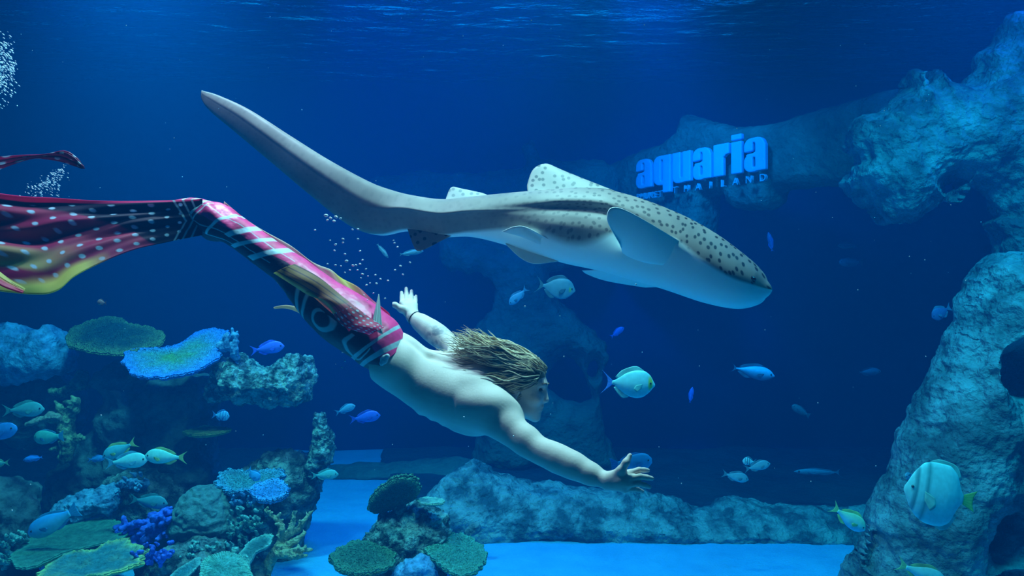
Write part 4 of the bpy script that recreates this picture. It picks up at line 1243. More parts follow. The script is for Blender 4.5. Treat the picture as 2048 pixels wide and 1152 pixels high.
plate('disc_coral', [(848, 1098), (862, 1084), (890, 1076), (906, 1066), (934, 1072), (962, 1088), (976, 1108), (966, 1130), (944, 1146), (916, 1149), (888, 1136), (862, 1114)], 5.25, 1.9, 'pale green bristly disc coral leaning on the pockmarked boulder', m_knob, 0.045,
      c_mid=(0.10, 0.32, 0.24), c_rim=(0.14, 0.40, 0.28), bumps=0.014, bfreq=60, frill=0.03)

# mushroom-shaped coral: tilted cap on a stub, seen from beneath
mc = thing('mushroom_coral', 'tilted dark green mushroom-shaped coral with a knobbly rim', 'coral', P(800, 1012, 5.45))
plate('cap', [(737, 1012), (740, 996), (752, 978), (772, 962), (796, 950), (820, 948), (836, 958), (840, 974), (830, 992), (806, 1004), (780, 1014), (754, 1021)], 5.45, -1.2, None, m_knob, 0.05, parent=mc,
      c_mid=(0.04, 0.10, 0.08), c_rim=(0.16, 0.34, 0.20), bumps=0.012, frill=0.03, rimpow=8)
sv, sf, scp = tube([P(806, 990, 5.47), P(803, 1002, 5.47), P(800, 1024, 5.5)], [0.05, 0.035, 0.05], 14)
obj('stub', sv, [sf, scp], m_teal, mc)
plate('plate_coral', [(832, 997), (850, 993), (872, 995), (888, 999), (886, 1006), (862, 1008), (840, 1006)], 5.4, 3.0, 'small pale shelf coral beside the mushroom-shaped coral', m_col, 0.02,
      c_mid=(0.22, 0.42, 0.34), c_rim=(0.32, 0.52, 0.38), bumps=0.006)


def branch(name, label, segs, d, mat_, lo, hi, vox=0.006, amp=0.006, freq=40, k=0.012, cat='coral', col=None):
    """branching coral; segs: lists of (px, py, depth offset, radius in px)"""
    lo3 = np.array([P(lo[0], 0, d)[0], d - 0.35, P(0, hi[1], d)[2]]); hi3 = np.array([P(hi[0], 0, d)[0], d + 0.35, P(0, lo[1], d)[2]])
    F = Field(lo3, hi3, vox)
    for s in segs:
        F.chain([P(q[0], q[1], d) + np.array([0, q[2], 0]) for q in s], [q[3] * d / FPX for q in s], k)
    v, f = F.mesh()
    n = vnormals(v, f)
    v = v + n * (amp * fbm(v * freq, 3) * 1.5)[:, None]
    at = {'Col': ('FLOAT_COLOR', col(v))} if col else None
    return tag(obj(name, v, f, mat_, attrs=at), label, cat)


def nubs(main, rnd, n, ln, r):
    out = []
    for _ in range(n):
        i = rnd.integers(0, len(main) - 1); t = rnd.random()
        a = np.array(main[i]) * (1 - t) + np.array(main[i + 1]) * t
        ang = rnd.uniform(-2.6, -0.4)
        out.append([(a[0], a[1], a[2], a[3] * 0.7), (a[0] + ln * math.cos(ang), a[1] + ln * math.sin(ang), a[2] + rnd.uniform(-0.05, 0.03), r)])
    return out


r5 = np.random.default_rng(11)
stag = [[(530, 1148, 0, 15), (536, 1132, 0, 14), (548, 1108, 0, 12), (563, 1082, 0, 10), (561, 1054, 0.02, 8), (552, 1039, 0.02, 5.5), (538, 1031, 0.02, 4), (529, 1022, 0.02, 3)],
        [(552, 1039, 0.02, 5), (560, 1027, 0.0, 3)], [(563, 1076, 0, 8), (569, 1054, -0.05, 6), (571, 1046, -0.05, 4)],
        [(563, 1082, 0, 10), (582, 1063, -0.02, 9), (588, 1043, -0.02, 6), (590, 1022, -0.02, 3)],
        [(575, 1070, 0, 9), (596, 1060, 0.03, 8), (606, 1045, 0.03, 5), (616, 1030, 0.05, 3)],
        [(548, 1108, 0, 11), (572, 1092, -0.04, 10), (594, 1078, -0.04, 8), (612, 1064, -0.02, 4)],
        [(548, 1110, 0, 10), (575, 1100, -0.08, 8), (600, 1092, -0.08, 7), (627, 1094, -0.06, 4)],
        [(575, 1100, -0.08, 8), (598, 1103, -0.1, 7), (618, 1104, -0.08, 4)]]
stag = [[(x, y, z, r * 0.82) for x, y, z, r in b] for b in stag]
stag = stag + nubs(stag[0][2:], r5, 22, 8, 1.8) + sum((nubs(stag[q], r5, 14, 8, 1.7) for q in (3, 4, 5, 6, 7)), [])
m_stag = mat('staghorn_coral', (0.36, 0.30, 0.16), (0.58, 0.48, 0.30), scale=30, rough=0.9, bump=0.8, bscale=90)
branch('staghorn_coral', 'yellow branching staghorn coral standing on the sand', stag, 5.35, m_stag, (505, 1000), (645, 1170), vox=0.005, k=0.008)

# violet-blue finger coral between brain coral and green plate
r6 = np.random.default_rng(21)
fing = [[(270, 1085, 0, 14), (300, 1062, 0, 14), (330, 1060, 0, 12)]]
for i in range(46):
    x = r6.uniform(236, 345); y = 1075 - (x - 236) * 0.18 + r6.uniform(-34, 22)
    a = r6.uniform(-0.55, 0.25)
    ln = r6.uniform(12, 30)
    fing.append([(x, y, r6.uniform(-0.12, 0.08), 5), (x + ln * math.cos(a) * 0.6, y + ln * math.sin(a) * 0.6, 0, 5), (x + ln * math.cos(a), y + ln * math.sin(a) - 2, r6.uniform(-0.1, 0), 3)])
m_violet = mat('violet_coral', (0.035, 0.06, 0.42), (0.10, 0.20, 0.85), scale=18, rough=0.85, bump=0.6, bscale=60)
branch('finger_coral', 'violet-blue finger coral crowding beside the brain coral', fing, 5.45, m_violet, (215, 1000), (372, 1110))

# brown and yellow knobbly coral tree above the reef gap
m_tree = mat('knobbly_tree_coral', (0.06, 0.08, 0.05), (0.44, 0.40, 0.22), scale=16, rough=0.9, bump=0.8, bscale=60, contrast=(0.42, 0.60))
r7 = np.random.default_rng(31)
tr = [[(132, 915, 0, 13), (136, 880, 0, 16), (130, 850, 0, 15), (140, 822, 0, 12), (150, 806, 0, 9)], [(140, 822, 0, 9), (156, 818, -0.03, 8), (160, 806, -0.03, 6)],
      [(132, 850, 0, 9), (118, 842, -0.03, 7), (104, 836, -0.03, 6)], [(136, 880, 0, 8), (152, 878, -0.02, 7), (170, 876, -0.03, 5)], [(134, 900, 0, 7), (116, 896, 0, 6), (100, 900, 0, 4)],
      [(126, 830, 0, 8), (118, 812, 0, 6), (112, 804, 0, 4)]]
tr += nubs(tr[0], r7, 26, 14, 3.5) + nubs(tr[1], r7, 6, 8, 3) + nubs(tr[3], r7, 6, 8, 3)
branch('tree_coral', 'knobbly brown and yellow coral growing over the dark gap', tr, 5.9, m_tree, (80, 785), (190, 930), vox=0.008, amp=0.014, freq=26)
rock('coral_chunk', [(50, 846), (62, 838), (84, 830), (100, 824), (126, 828), (126, 844), (88, 846), (66, 852), (52, 853)], 5.84, 0.05, 'flat pinkish brown coral chunk held by the knobbly coral',
     mat('coral_chunk', (0.22, 0.15, 0.12), (0.52, 0.42, 0.32), scale=26, rough=0.9, bump=0.8, bscale=60), vox=0.008, amp=0.015, freq=20, cat='coral')
rock('coral_shelf', [(98, 778), (120, 776), (145, 768), (150, 742), (168, 738), (178, 756), (176, 772), (165, 785), (130, 790), (104, 786)], 6.3, 0.08, 'shadowy brown coral shelf under the brown plate coral',
     m_tree, vox=0.011, amp=0.03, freq=12, cat='coral')
# pale fingers at the end of the bean-shaped plate
pf = []
r8 = np.random.default_rng(41)
for i in range(16):
    x, y = r8.uniform(446, 478), r8.uniform(668, 706)
    pf.append([(x - 6, y + 6, 0, 4.5), (x, y, -0.03, 4), (x + r8.uniform(-3, 4), y - r8.uniform(6, 14), -0.04, 2.6)])
pf.append([(440, 690, 0, 8), (462, 690, 0, 8), (470, 715, 0.02, 8)])
branch('finger_coral', 'pale blue stubby finger coral at the tip of the bean-shaped plate', pf, 5.85, m_bluerock, (425, 640), (500, 735), vox=0.008)

# small knobbly growths filling the gaps of the reef
def cluster(label, x0, x1, y0, y1, d, n, mat_, seed, r=5.0, ln=12, slope=0.0, name='knob_coral'):
    q = np.random.default_rng(seed)
    sg = [[(x0 + 4, (y0 + y1) / 2 + 6, 0.04, r * 1.6), ((x0 + x1) / 2, (y0 + y1) / 2 + 6, 0.04, r * 2.0), (x1 - 4, (y0 + y1) / 2 + 6, 0.04, r * 1.6)]]
    for _ in range(n):
        x = q.uniform(x0, x1); y = q.uniform(y0, y1) + slope * (x - x0); z = q.uniform(-0.10, 0.05)
        a = q.uniform(-2.5, -0.6); l = q.uniform(0.5, 1.0) * ln
        sg.append([(x, y, z, r * q.uniform(0.7, 1.1)), (x + l * math.cos(a), y + l * math.sin(a), z - 0.03, r * q.uniform(0.35, 0.6))])
    my = slope * (x1 - x0)
    return branch(name, label, sg, d, mat_, (x0 - 30, min(y0, y0 + my) - 40), (x1 + 30, max(y1, y1 + my) + 40), vox=0.007, amp=0.010, freq=34, k=0.010)


m_knobt = mat('teal_knob_coral', (0.05, 0.16, 0.16), (0.36, 0.62, 0.52), scale=20, rough=0.9, bump=0.8, bscale=70, contrast=(0.40, 0.62))
cluster('teal knobbly coral spilling down beside the brain coral', 462, 528, 1012, 1084, 5.45, 46, m_knobt, 51, r=4.5)
cluster('pale-tipped knobbly coral under the brain coral', 372, 470, 1086, 1112, 5.2, 34, m_knobt, 52, r=4.5, ln=11)
cluster('dark blue knobbly coral at the end of the yellow-rimmed plate', 286, 350, 1090, 1128, 5.1, 28, m_violet, 53, r=5, ln=12)
cluster('teal tufted coral at the outer edge of the broad green plate', 4, 60, 1082, 1140, 5.15, 34, m_knobt, 54, r=5, ln=12, slope=-0.5)
cluster('blue-green tufts between the lumpy plate and the brain coral', 470, 520, 982, 1008, 5.55, 22, m_bluerock, 55, r=4, ln=10)
cluster('small blue knobbly coral on the mossy boulder', 236, 290, 952, 976, 5.72, 20, m_bluerock, 56, r=4.5, ln=9)

# ------------------------------------------------------------------ lettering on the rock wall
m_sign = mat('sign_blue', (0.05, 0.50, 0.92), (0.06, 0.54, 0.96), scale=3, rough=0.6)
m_small = mat('sign_small', (0.2, 0.5, 0.7), rough=0.6)
SA, SB = P(1278, 380, 8.75), P(1537, 338, 7.30)
zb = (SA[2] + SB[2]) / 2
sux = norm(np.array([SB[0] - SA[0], SB[1] - SA[1], 0])); sn = np.array([sux[1], -sux[0], 0.0])
if sn[1] > 0:
    sn = -sn
sign = thing('letter_sign', 'raised bright blue block letters mounted on the dark rock wall', 'sign', np.array([SA[0], SA[1], zb]))
SL = np.linalg.norm((SB - SA)[:2])


def box2(X, Z, x0, z0, x1, z1, r=0.0):
    cx, cz, hx, hz = (x0 + x1) / 2, (z0 + z1) / 2, (x1 - x0) / 2 - r, (z1 - z0) / 2 - r
    qx, qz = np.abs(X - cx) - hx, np.abs(Z - cz) - hz
    return np.sqrt(np.maximum(qx, 0) ** 2 + np.maximum(qz, 0) ** 2) + np.minimum(np.maximum(qx, qz), 0) - r


def letter_shape(c, X, Z):
    mx, mn = np.maximum, np.minimum
    if c == 'a':
        s = mn(box2(X, Z, 0, 0.42, 0.64, 1.0, 0.24), box2(X, Z, 0, -0.02, 0.52, 0.52, 0.22))
        s = mn(s, box2(X, Z, 0.34, 0, 0.66, 0.78, 0.02))
        s = mx(s, -box2(X, Z, 0.27, 0.56, 0.35, 0.86, 0.03))
        s = mx(s, -box2(X, Z, 0.27, 0.12, 0.35, 0.42, 0.03))
        w = np.maximum(np.abs(Z - 0.55 - 0.10 * X) - 0.035, X - 0.30)
        return mx(s, -w)
    if c == 'q':
        s = mn(box2(X, Z, 0, 0, 0.60, 1.0, 0.24), box2(X, Z, 0.37, -0.27, 0.68, 1.0, 0.0))
        return mx(s, -box2(X, Z, 0.29, 0.14, 0.37, 0.86, 0.03))
    if c == 'u':
        s = mn(box2(X, Z, 0, -0.02, 0.55, 0.7, 0.20), mn(box2(X, Z, 0, 0.4, 0.30, 1.0), box2(X, Z, 0.38, 0, 0.68, 1.0)))
        s = mn(s, box2(X, Z, 0, 0.4, 0.68, 1.0))
        return mx(s, -box2(X, Z, 0.30, 0.15, 0.38, 1.1, 0.03))
    if c == 'r':
        s = mn(box2(X, Z, 0, 0, 0.34, 1.0), box2(X, Z, 0.2, 0.58, 0.52, 1.0, 0.02))
        return mx(s, -box2(X, Z, 0.36, 0.35, 0.7, 0.66, 0.12))
    return mn(box2(X, Z, 0, 0, 0.34, 0.98), box2(X, Z, 0, 1.03, 0.34, 1.20))


widths = dict(a=0.66, q=0.68, u=0.68, r=0.52, i=0.34)
gap = 0.075
total = sum(widths[c] for c in 'aquaria') + gap * 6
U = SL / total                                    # metres per x-height
HX = 0.335
xpos = 0.0
for c in 'aquaria':
    h = 0.009
    gx = np.arange(-0.03, widths[c] * U + 0.03, h); gw = np.arange(-0.03, 0.09, h); gz = np.arange(-0.13, HX * 1.2 + 0.04, h)
    X, Z = np.meshgrid(gx, gz, indexing='ij')
    s2 = letter_shape(c, X / U, Z / HX) * min(U, HX)
    F = np.maximum(s2[:, None, :], np.abs(gw[None, :, None] - 0.03) - 0.028).astype(np.float32)
    v, f = surface_nets(F, (gx[0], gw[0], gz[0]), h)
    base = np.array([SA[0], SA[1], zb])
    w = base + (v[:, :1] + xpos * U) * sux + v[:, 1:2] * sn + v[:, 2:3] * np.array([0, 0, 1.0])
    obj('letter_' + c, w, f[:, ::-1], m_sign, sign, smooth=False)
    xpos += widths[c] + gap


def small_letters(text, x0, x1, z):
    for i, c in enumerate(text):
        cu = bpy.data.curves.new('letter_' + c.lower(), 'FONT')
        cu.body = c; cu.size = 0.105; cu.extrude = 0.02; cu.align_x = 'CENTER'
        t = bpy.data.objects.new('tmp', cu)
        COL.objects.link(t)
        bpy.context.view_layer.update()
        dg = bpy.context.evaluated_depsgraph_get()
        me = bpy.data.meshes.new_from_object(t.evaluated_get(dg))
        bpy.data.objects.remove(t)
        me.materials.clear(); me.materials.append(m_small)
        o = bpy.data.objects.new('letter_' + c.lower(), me)
        o.parent = sign
        p = np.array([SA[0], SA[1], 0]) + sux * (x0 + (x1 - x0) * i / (len(text) - 1)) + sn * 0.05
        o.location = Vector(p) + Vector((0, 0, z)) - sign.location
        o.rotation_euler = (math.radians(90), 0, math.atan2(sux[1], sux[0]))
        COL.objects.link(o)


small_letters('PHUKET', 0.05, 0.40, zb - 0.135)
small_letters('THAILAND', 0.62, SL - 0.02, zb - 0.115)
# ------------------------------------------------------------------ fish
KX = np.array([0, 0.04, 0.12, 0.25, 0.40, 0.55, 0.70, 0.84, 0.94, 1.0])
KIND = {  # height/length, width/height, top profile, bottom profile, tail fork, body share of the length
    'surgeon': (0.52, 0.30, [0.02, 0.30, 0.70, 0.97, 1, 0.92, 0.72, 0.38, 0.16, 0.14], [0.02, 0.22, 0.55, 0.88, 1, 0.94, 0.74, 0.40, 0.16, 0.14], 0.55, 0.80),
    'spade': (0.86, 0.24, [0.03, 0.25, 0.60, 0.92, 1, 1.0, 0.98, 0.75, 0.30, 0.12], [0.03, 0.20, 0.48, 0.78, 0.95, 1.0, 1.0, 0.85, 0.30, 0.12], 0.2, 0.82),
    'snapper': (0.36, 0.42, [0.04, 0.35, 0.75, 1, 1, 0.88, 0.62, 0.36, 0.22, 0.20], [0.04, 0.30, 0.60, 0.85, 0.90, 0.85, 0.66, 0.40, 0.24, 0.20], 0.45, 0.80),
    'parrot': (0.36, 0.46, [0.25, 0.55, 0.85, 1, 1, 0.92, 0.72, 0.48, 0.34, 0.32], [0.20, 0.45, 0.75, 0.95, 1, 0.94, 0.74, 0.48, 0.34, 0.32], 0.15, 0.82),
    'slender': (0.19, 0.60, [0.05, 0.35, 0.72, 1, 1, 0.88, 0.62, 0.32, 0.16, 0.14], [0.05, 0.30, 0.65, 0.95, 1, 0.9, 0.65, 0.34, 0.16, 0.14], 0.7, 0.82),
    'damsel': (0.56, 0.34, [0.05, 0.36, 0.75, 1, 1, 0.9, 0.66, 0.36, 0.20, 0.18], [0.05, 0.32, 0.70, 0.97, 1, 0.92, 0.70, 0.38, 0.20, 0.18], 0.4, 0.78),
}
m_fish = mat('fish_scales', (0, 0, 0), 0.10, scale=40, rough=0.45, spec=0.4, attr='Col')
m_ffin = mat('fish_fin', (0, 0, 0), 0.08, scale=60, rough=0.5, spec=0.3, attr='Col', translucent=0.3)
m_feye = mat('fish_eye', (0.01, 0.01, 0.012), rough=0.2, spec=0.6)


def fish(name, kind, px, py, d, lpx, ang, label, c_back, c_belly, c_fin, yaw=0.0, stripes=None, mark=None, group=None, tail_c=None, flat=1.0, wag=0.0, hscale=1.0):
    """ang: heading in the picture plane, degrees anticlockwise from right; yaw: turned towards (-) or away from (+) the glass"""
    H, wd, tp, bt, fork, share = KIND[kind]
    H = H * hscale
    L = lpx * d / FPX
    a, y = math.radians(ang), math.radians(yaw)
    ex = np.array([math.cos(a) * math.cos(y), math.sin(y), math.sin(a) * math.cos(y)])
    L = L / max(0.35, math.cos(y))
    upv = np.array([-math.sin(a), 0, math.cos(a)])
    if math.cos(a) < 0:
        upv = -upv
    ey = norm(np.cross(upv, ex)); ez = np.cross(ex, ey)
    C = P(px, py, d)
    root = thing(name, label, 'fish', C, group)
    n, m = 34, 22
    xn = np.linspace(0, 1, n) ** 0.9
    bl = share * L
    hh = H * L / 2
    t_ = np.interp(xn, KX, tp) * hh; b_ = np.interp(xn, KX, bt) * hh
    t_ = np.convolve(np.pad(t_, 1, 'edge'), [0.25, 0.5, 0.25], 'valid'); b_ = np.convolve(np.pad(b_, 1, 'edge'), [0.25, 0.5, 0.25], 'valid')
    wid = np.minimum(t_, b_) * wd * 2 * 0.9
    th = np.linspace(0, 2 * np.pi, m, endpoint=False)
    X = 0.5 * L - xn * bl
    bend = wag * L * (xn - 0.3).clip(0) ** 2

    def W(x, yv, z):
        return C + np.asarray(x)[..., None] * ex + np.asarray(yv)[..., None] * ey + np.asarray(z)[..., None] * ez
    zz = np.where(np.cos(th)[None] > 0, t_[:, None] * np.cos(th)[None], b_[:, None] * np.cos(th)[None])
    yy = wid[:, None] * 0.5 * np.sin(th)[None] * (1 - 0.25 * np.abs(np.cos(th)[None])) + bend[:, None]
    V = W(X[:, None] + 0 * zz, yy, zz).reshape(-1, 3)
    V = np.vstack([V, W(np.array([0.5 * L + 0.004 * L]), np.array([0.0]), np.array([0.0])), W(np.array([0.5 * L - bl]), bend[-1:], np.array([0.0]))])
    f = grid_faces(n, m, True)
    j = np.arange(m); j2 = (j + 1) % m
    tri = np.vstack([np.stack([np.full(m, n * m), j2, j], 1), np.stack([np.full(m, n * m + 1), (n - 1) * m + j, (n - 1) * m + j2], 1)])
    k = np.clip(0.5 + 0.5 * np.cos(th) * 1.4, 0, 1)[None, :, None] + 0 * xn[:, None, None]
    cb, cv = np.asarray(c_back, float), np.asarray(c_belly, float)
    col = cv * (1 - k) + cb * k
    if stripes:
        for x0, w, c in stripes:
            s = np.clip((w - np.abs(xn - x0)) / 0.02, 0, 1)[:, None, None]
            col = col * (1 - s) + np.asarray(c) * s
    if mark:
        x0, z0, rx, rz, c = mark
        s = np.clip((1 - np.sqrt(((xn[:, None] - x0) / rx) ** 2 + ((np.cos(th)[None] - z0) / rz) ** 2)) / 0.2, 0, 1)[..., None]
        col = col * (1 - s) + np.asarray(c) * s
    col = np.vstack([col.reshape(-1, 3), col[0].mean(0)[None], col[-1].mean(0)[None]])
    obj('body', V, [f, tri], m_fish, root, attrs={'Col': ('FLOAT_COLOR', col)})
    cf = np.asarray(c_fin, float)

    def fin(nm, base, tip, th_, c=cf, n_=12, m_=7):
        v, ff, s = fin_sheet([W(*(np.array(q) for q in p)) for p in base], [W(*(np.array(q) for q in p)) for p in tip], th_, n=n_, m=m_)
        cc = np.asarray(c) * (0.85 + 0.3 * np.sin(s[:, 1:] * 40) ** 2)
        obj(nm, v, ff, m_ffin, root, attrs={'Col': ('FLOAT_COLOR', cc)})

    def top(x):
        return np.interp(x, xn, t_)

    def bot(x):
        return -np.interp(x, xn, b_)

    def xx(x):
        return 0.5 * L - x * bl

    def bb(x):
        return wag * L * max(0, x - 0.3) ** 2
    dh = hh * {'surgeon': 0.28, 'spade': 0.10, 'snapper': 0.30, 'parrot': 0.18, 'slender': 0.35, 'damsel': 0.30}[kind]
    xs = (0.24, 0.40, 0.58, 0.76, 0.88)
    fin('dorsal_fin', [(xx(x), bb(x), top(x) * 0.93) for x in xs], [(xx(x + 0.05), bb(x + 0.05), top(x) + dh * g) for x, g in zip(xs, (0.3, 1.0, 0.95, 1.0, 0.35))], 0.010 * L)
    xs = (0.56, 0.68, 0.80, 0.90)
    fin('anal_fin', [(xx(x), bb(x), bot(x) * 0.93) for x in xs], [(xx(x + 0.05), bb(x + 0.05), bot(x) - dh * g) for x, g in zip(xs, (0.2, 1.0, 0.9, 0.3))], 0.010 * L)
    tl = L * (1 - share)
    pz = t_[-1]
    ts = 0.43 * max(H, 0.34) * L * (1.0 if kind != 'spade' else 0.40)
    xe = 0.5 * L - bl
    be = bend[-1]
    tw = wag * L * 0.35
    fin('tail_fin', [(xe + 0.02 * L, be, pz * 0.9), (xe + 0.02 * L, be, pz * 0.3), (xe + 0.02 * L, be, -pz * 0.3), (xe + 0.02 * L, be, -pz * 0.9)],
        [(xe - tl, be + tw, ts), (xe - tl * (1 - fork), be + tw * 0.6, ts * 0.35), (xe - tl * (1 - fork), be + tw * 0.6, -ts * 0.35), (xe - tl, be + tw, -ts)], 0.014 * L,
        c=cf if tail_c is None else tail_c, n_=20, m_=10)
    for s in (-1, 1):
        x = 0.30
        w0 = s * np.interp(x, xn, wid) * 0.47
        fin('pectoral_fin', [(xx(x), w0, 0.06 * hh), (xx(x + 0.01), w0, -0.10 * hh), (xx(x + 0.02), w0, -0.24 * hh)],
            [(xx(x + 0.16), w0 + s * 0.03 * L, -0.08 * hh), (xx(x + 0.20), w0 + s * 0.035 * L, -0.34 * hh), (xx(x + 0.12), w0 + s * 0.03 * L, -0.52 * hh)], 0.008 * L, n_=8, m_=6)
        e = W(np.array(xx(0.11)), np.array(s * np.interp(0.11, xn, wid) * 0.46), np.array(0.22 * np.interp(0.11, xn, t_)))
        er = 0.020 * L
        u_, v_ = np.meshgrid(np.linspace(0, np.pi, 7), np.linspace(0, 2 * np.pi, 10, endpoint=False), indexing='ij')
        sv = e + er * np.stack([np.sin(u_) * np.cos(v_), np.sin(u_) * np.sin(v_), np.cos(u_)], -1).reshape(-1, 3)
        obj('eye', sv, grid_faces(7, 10, True), m_feye, root)
    return root


TEAL, TEALB = (0.22, 0.52, 0.50), (0.40, 0.68, 0.64)
BLUE, BLUEB = (0.04, 0.12, 0.70), (0.06, 0.20, 0.85)
GREY, GREYB = (0.14, 0.26, 0.34), (0.24, 0.38, 0.44)
YELF = (0.55, 0.62, 0.22)
fish('surgeonfish', 'surgeon', 1256, 767, 4.1, 108, -4, 'bright turquoise surgeonfish with a blue tail and yellow-green cheek', (0.20, 0.72, 0.78), (0.28, 0.80, 0.86), (0.30, 0.80, 0.74),
     mark=(0.11, 0.15, 0.06, 0.9, (0.40, 0.62, 0.10)), tail_c=(0.10, 0.35, 0.95))
fish('parrotfish', 'parrot', 1262, 926, 3.7, 84, 6, 'plain blue parrotfish passing behind the outstretched hand', (0.05, 0.42, 0.80), (0.07, 0.50, 0.86), (0.05, 0.40, 0.78), hscale=1.15)
fish('spadefish', 'spade', 1880, 990, 4.15, 146, 169, 'tall round pale spadefish with dark head bands and a yellow tail', (0.34, 0.74, 0.72), (0.44, 0.80, 0.76), (0.40, 0.70, 0.60),
     stripes=((0.17, 0.035, (0.10, 0.30, 0.32)), (0.34, 0.04, (0.10, 0.34, 0.34))), tail_c=(0.62, 0.72, 0.16))
fish('fusilier', 'snapper', 1696, 1036, 4.6, 84, -36, 'pale fish with a long yellow tail above the ridge', (0.45, 0.66, 0.40), (0.30, 0.66, 0.82), (0.60, 0.72, 0.25), tail_c=(0.60, 0.74, 0.30), hscale=1.1)
fish('fusilier', 'snapper', 1842, 1146, 4.2, 108, -22, 'pale fish with a yellow-green forked tail before the pillar foot', (0.40, 0.74, 0.70), (0.50, 0.80, 0.78), (0.60, 0.74, 0.30), tail_c=(0.60, 0.76, 0.34), hscale=0.9)
fish('snapper', 'snapper', 1514, 933, 5.4, 54, 12, 'slim grey-blue fish swimming below the striped damselfish', GREY, (0.28, 0.46, 0.52), GREY)
fish('snapper', 'snapper', 1470, 953, 5.4, 56, -14, 'slim grey-blue fish dipping its head, tail up, over the ridge', GREY, (0.28, 0.46, 0.52), GREY)
fish('damselfish', 'damsel', 1499, 923, 5.6, 28, 175, 'small pale damselfish with black bars over the ridge', (0.40, 0.60, 0.66), (0.50, 0.66, 0.70), GREY,
     stripes=((0.22, 0.035, (0.01, 0.02, 0.04)), (0.42, 0.035, (0.01, 0.02, 0.04)), (0.62, 0.035, (0.01, 0.02, 0.04))))
fish('fusilier', 'slender', 1502, 743, 6.0, 96, -12, 'long slim fish with a glowing blue back stripe', (0.06, 0.50, 1.0), (0.03, 0.10, 0.22), (0.04, 0.14, 0.30), hscale=1.5)
fish('fusilier', 'slender', 1737, 744, 7.2, 50, 2, 'dim slim blue fish far off between arch and pillar', (0.05, 0.26, 0.50), (0.02, 0.08, 0.16), (0.03, 0.12, 0.22), hscale=1.6)
fish('grouper', 'parrot', 1602, 822, 7.4, 42, 150, 'faint rounded grey fish in the dark open water', (0.08, 0.20, 0.30), (0.06, 0.12, 0.18), (0.05, 0.12, 0.20))
fish('grouper', 'parrot', 1702, 525, 8.0, 48, 180, 'very dim fish, lower of two below the rock overhang', (0.06, 0.16, 0.24), (0.06, 0.14, 0.20), (0.05, 0.12, 0.20))
fish('grouper', 'slender', 1698, 492, 8.0, 46, 180, 'very dim thin fish, upper of two below the rock overhang', (0.06, 0.16, 0.24), (0.06, 0.14, 0.20), (0.05, 0.12, 0.20), hscale=1.3)
fish('fusilier', 'slender', 1541, 486, 6.5, 44, 102, 'small deep-blue fish rising nose up beside the shark\'s snout', BLUE, (0.03, 0.08, 0.3), BLUE, hscale=1.2)
fish('angelfish', 'damsel', 1884, 624, 5.6, 46, -150, 'dark violet-grey fish hovering at the edge of the pillar', (0.10, 0.10, 0.26), (0.08, 0.14, 0.34), (0.10, 0.24, 0.40))
fish('surgeonfish', 'surgeon', 1110, 575, 5.4, 82, -10, 'dull grey surgeonfish with a green cheek spot below the belly of the shark', (0.08, 0.22, 0.32), (0.10, 0.24, 0.34), (0.06, 0.16, 0.24),
     mark=(0.16, 0.0, 0.05, 0.35, (0.16, 0.34, 0.10)))
fish('snapper', 'snapper', 1037, 592, 5.2, 50, -136, 'plain blue fish heading steeply down in front of the far arch', (0.04, 0.22, 0.50), (0.06, 0.30, 0.58), (0.04, 0.22, 0.48))
fish('damselfish', 'snapper', 1234, 665, 7.0, 34, 35, 'tiny dark blue fish above the turquoise surgeonfish', BLUE, BLUE, BLUE)
fish('damselfish', 'slender', 1382, 792, 6.0, 36, 80, 'tiny deep-blue sliver of a fish beyond the turquoise surgeonfish', BLUE, BLUE, BLUE, hscale=1.3)
fish('snapper', 'slender', 764, 500, 5.5, 40, -52, 'faint thin fish among the bubbles under the shark', GREY, GREY, GREY)
fish('snapper', 'slender', 820, 506, 5.8, 54, 8, 'faint slender fish just below the anal fin of the shark', GREY, GREY, GREY)
fish('damselfish', 'snapper', 534, 697, 5.0, 70, 8, 'deep-blue fish above the pitted teal boulder', BLUE, BLUEB, (0.05, 0.16, 0.9))
fish('snapper', 'snapper', 690, 819, 5.2, 44, 20, 'small teal-blue fish, upper of the two over the rock spire', (0.05, 0.28, 0.50), (0.08, 0.34, 0.56), (0.05, 0.26, 0.48))
fish('damselfish', 'snapper', 729, 835, 5.0, 64, 8, 'deep violet-blue fish, lower of the two over the rock spire', (0.02, 0.10, 0.62), (0.03, 0.16, 0.74), (0.03, 0.10, 0.6))
fish('damselfish', 'damsel', 441, 831, 5.6, 36, -6, 'tiny pale striped damselfish above the thin yellow-green plate', (0.10, 0.36, 0.62), (0.12, 0.44, 0.70), (0.06, 0.2, 0.5),
     stripes=((0.25, 0.03, (0.02, 0.08, 0.3)), (0.45, 0.03, (0.02, 0.08, 0.3)), (0.65, 0.03, (0.02, 0.08, 0.3))))
fish('snapper', 'snapper', 46, 820, 5.3, 86, 2, 'teal snapper above the flat pinkish coral chunk', (0.10, 0.34, 0.36), (0.18, 0.46, 0.46), (0.12, 0.38, 0.36))
fish('rabbitfish', 'parrot', 98, 874, 5.3, 60, 184, 'stubby green-teal fish below the flat pinkish coral chunk', (0.08, 0.36, 0.30), (0.10, 0.42, 0.36), (0.05, 0.28, 0.45), hscale=1.3)
fish('snapper', 'snapper', 240, 899, 5.3, 76, -155, 'silver-teal fish diving behind the pair of silver fish', (0.10, 0.42, 0.50), (0.16, 0.52, 0.56), YELF, tail_c=YELF)
fish('snapper', 'snapper', 252, 923, 5.15, 88, 5, 'silver-teal snapper meeting another head to head', (0.26, 0.66, 0.66), (0.40, 0.74, 0.72), (0.16, 0.48, 0.62))
fish('snapper', 'snapper', 332, 914, 5.15, 86, 178, 'silver-teal snapper with a yellow-green tail, head to head with another', (0.28, 0.66, 0.60), (0.40, 0.74, 0.68), YELF, tail_c=YELF)
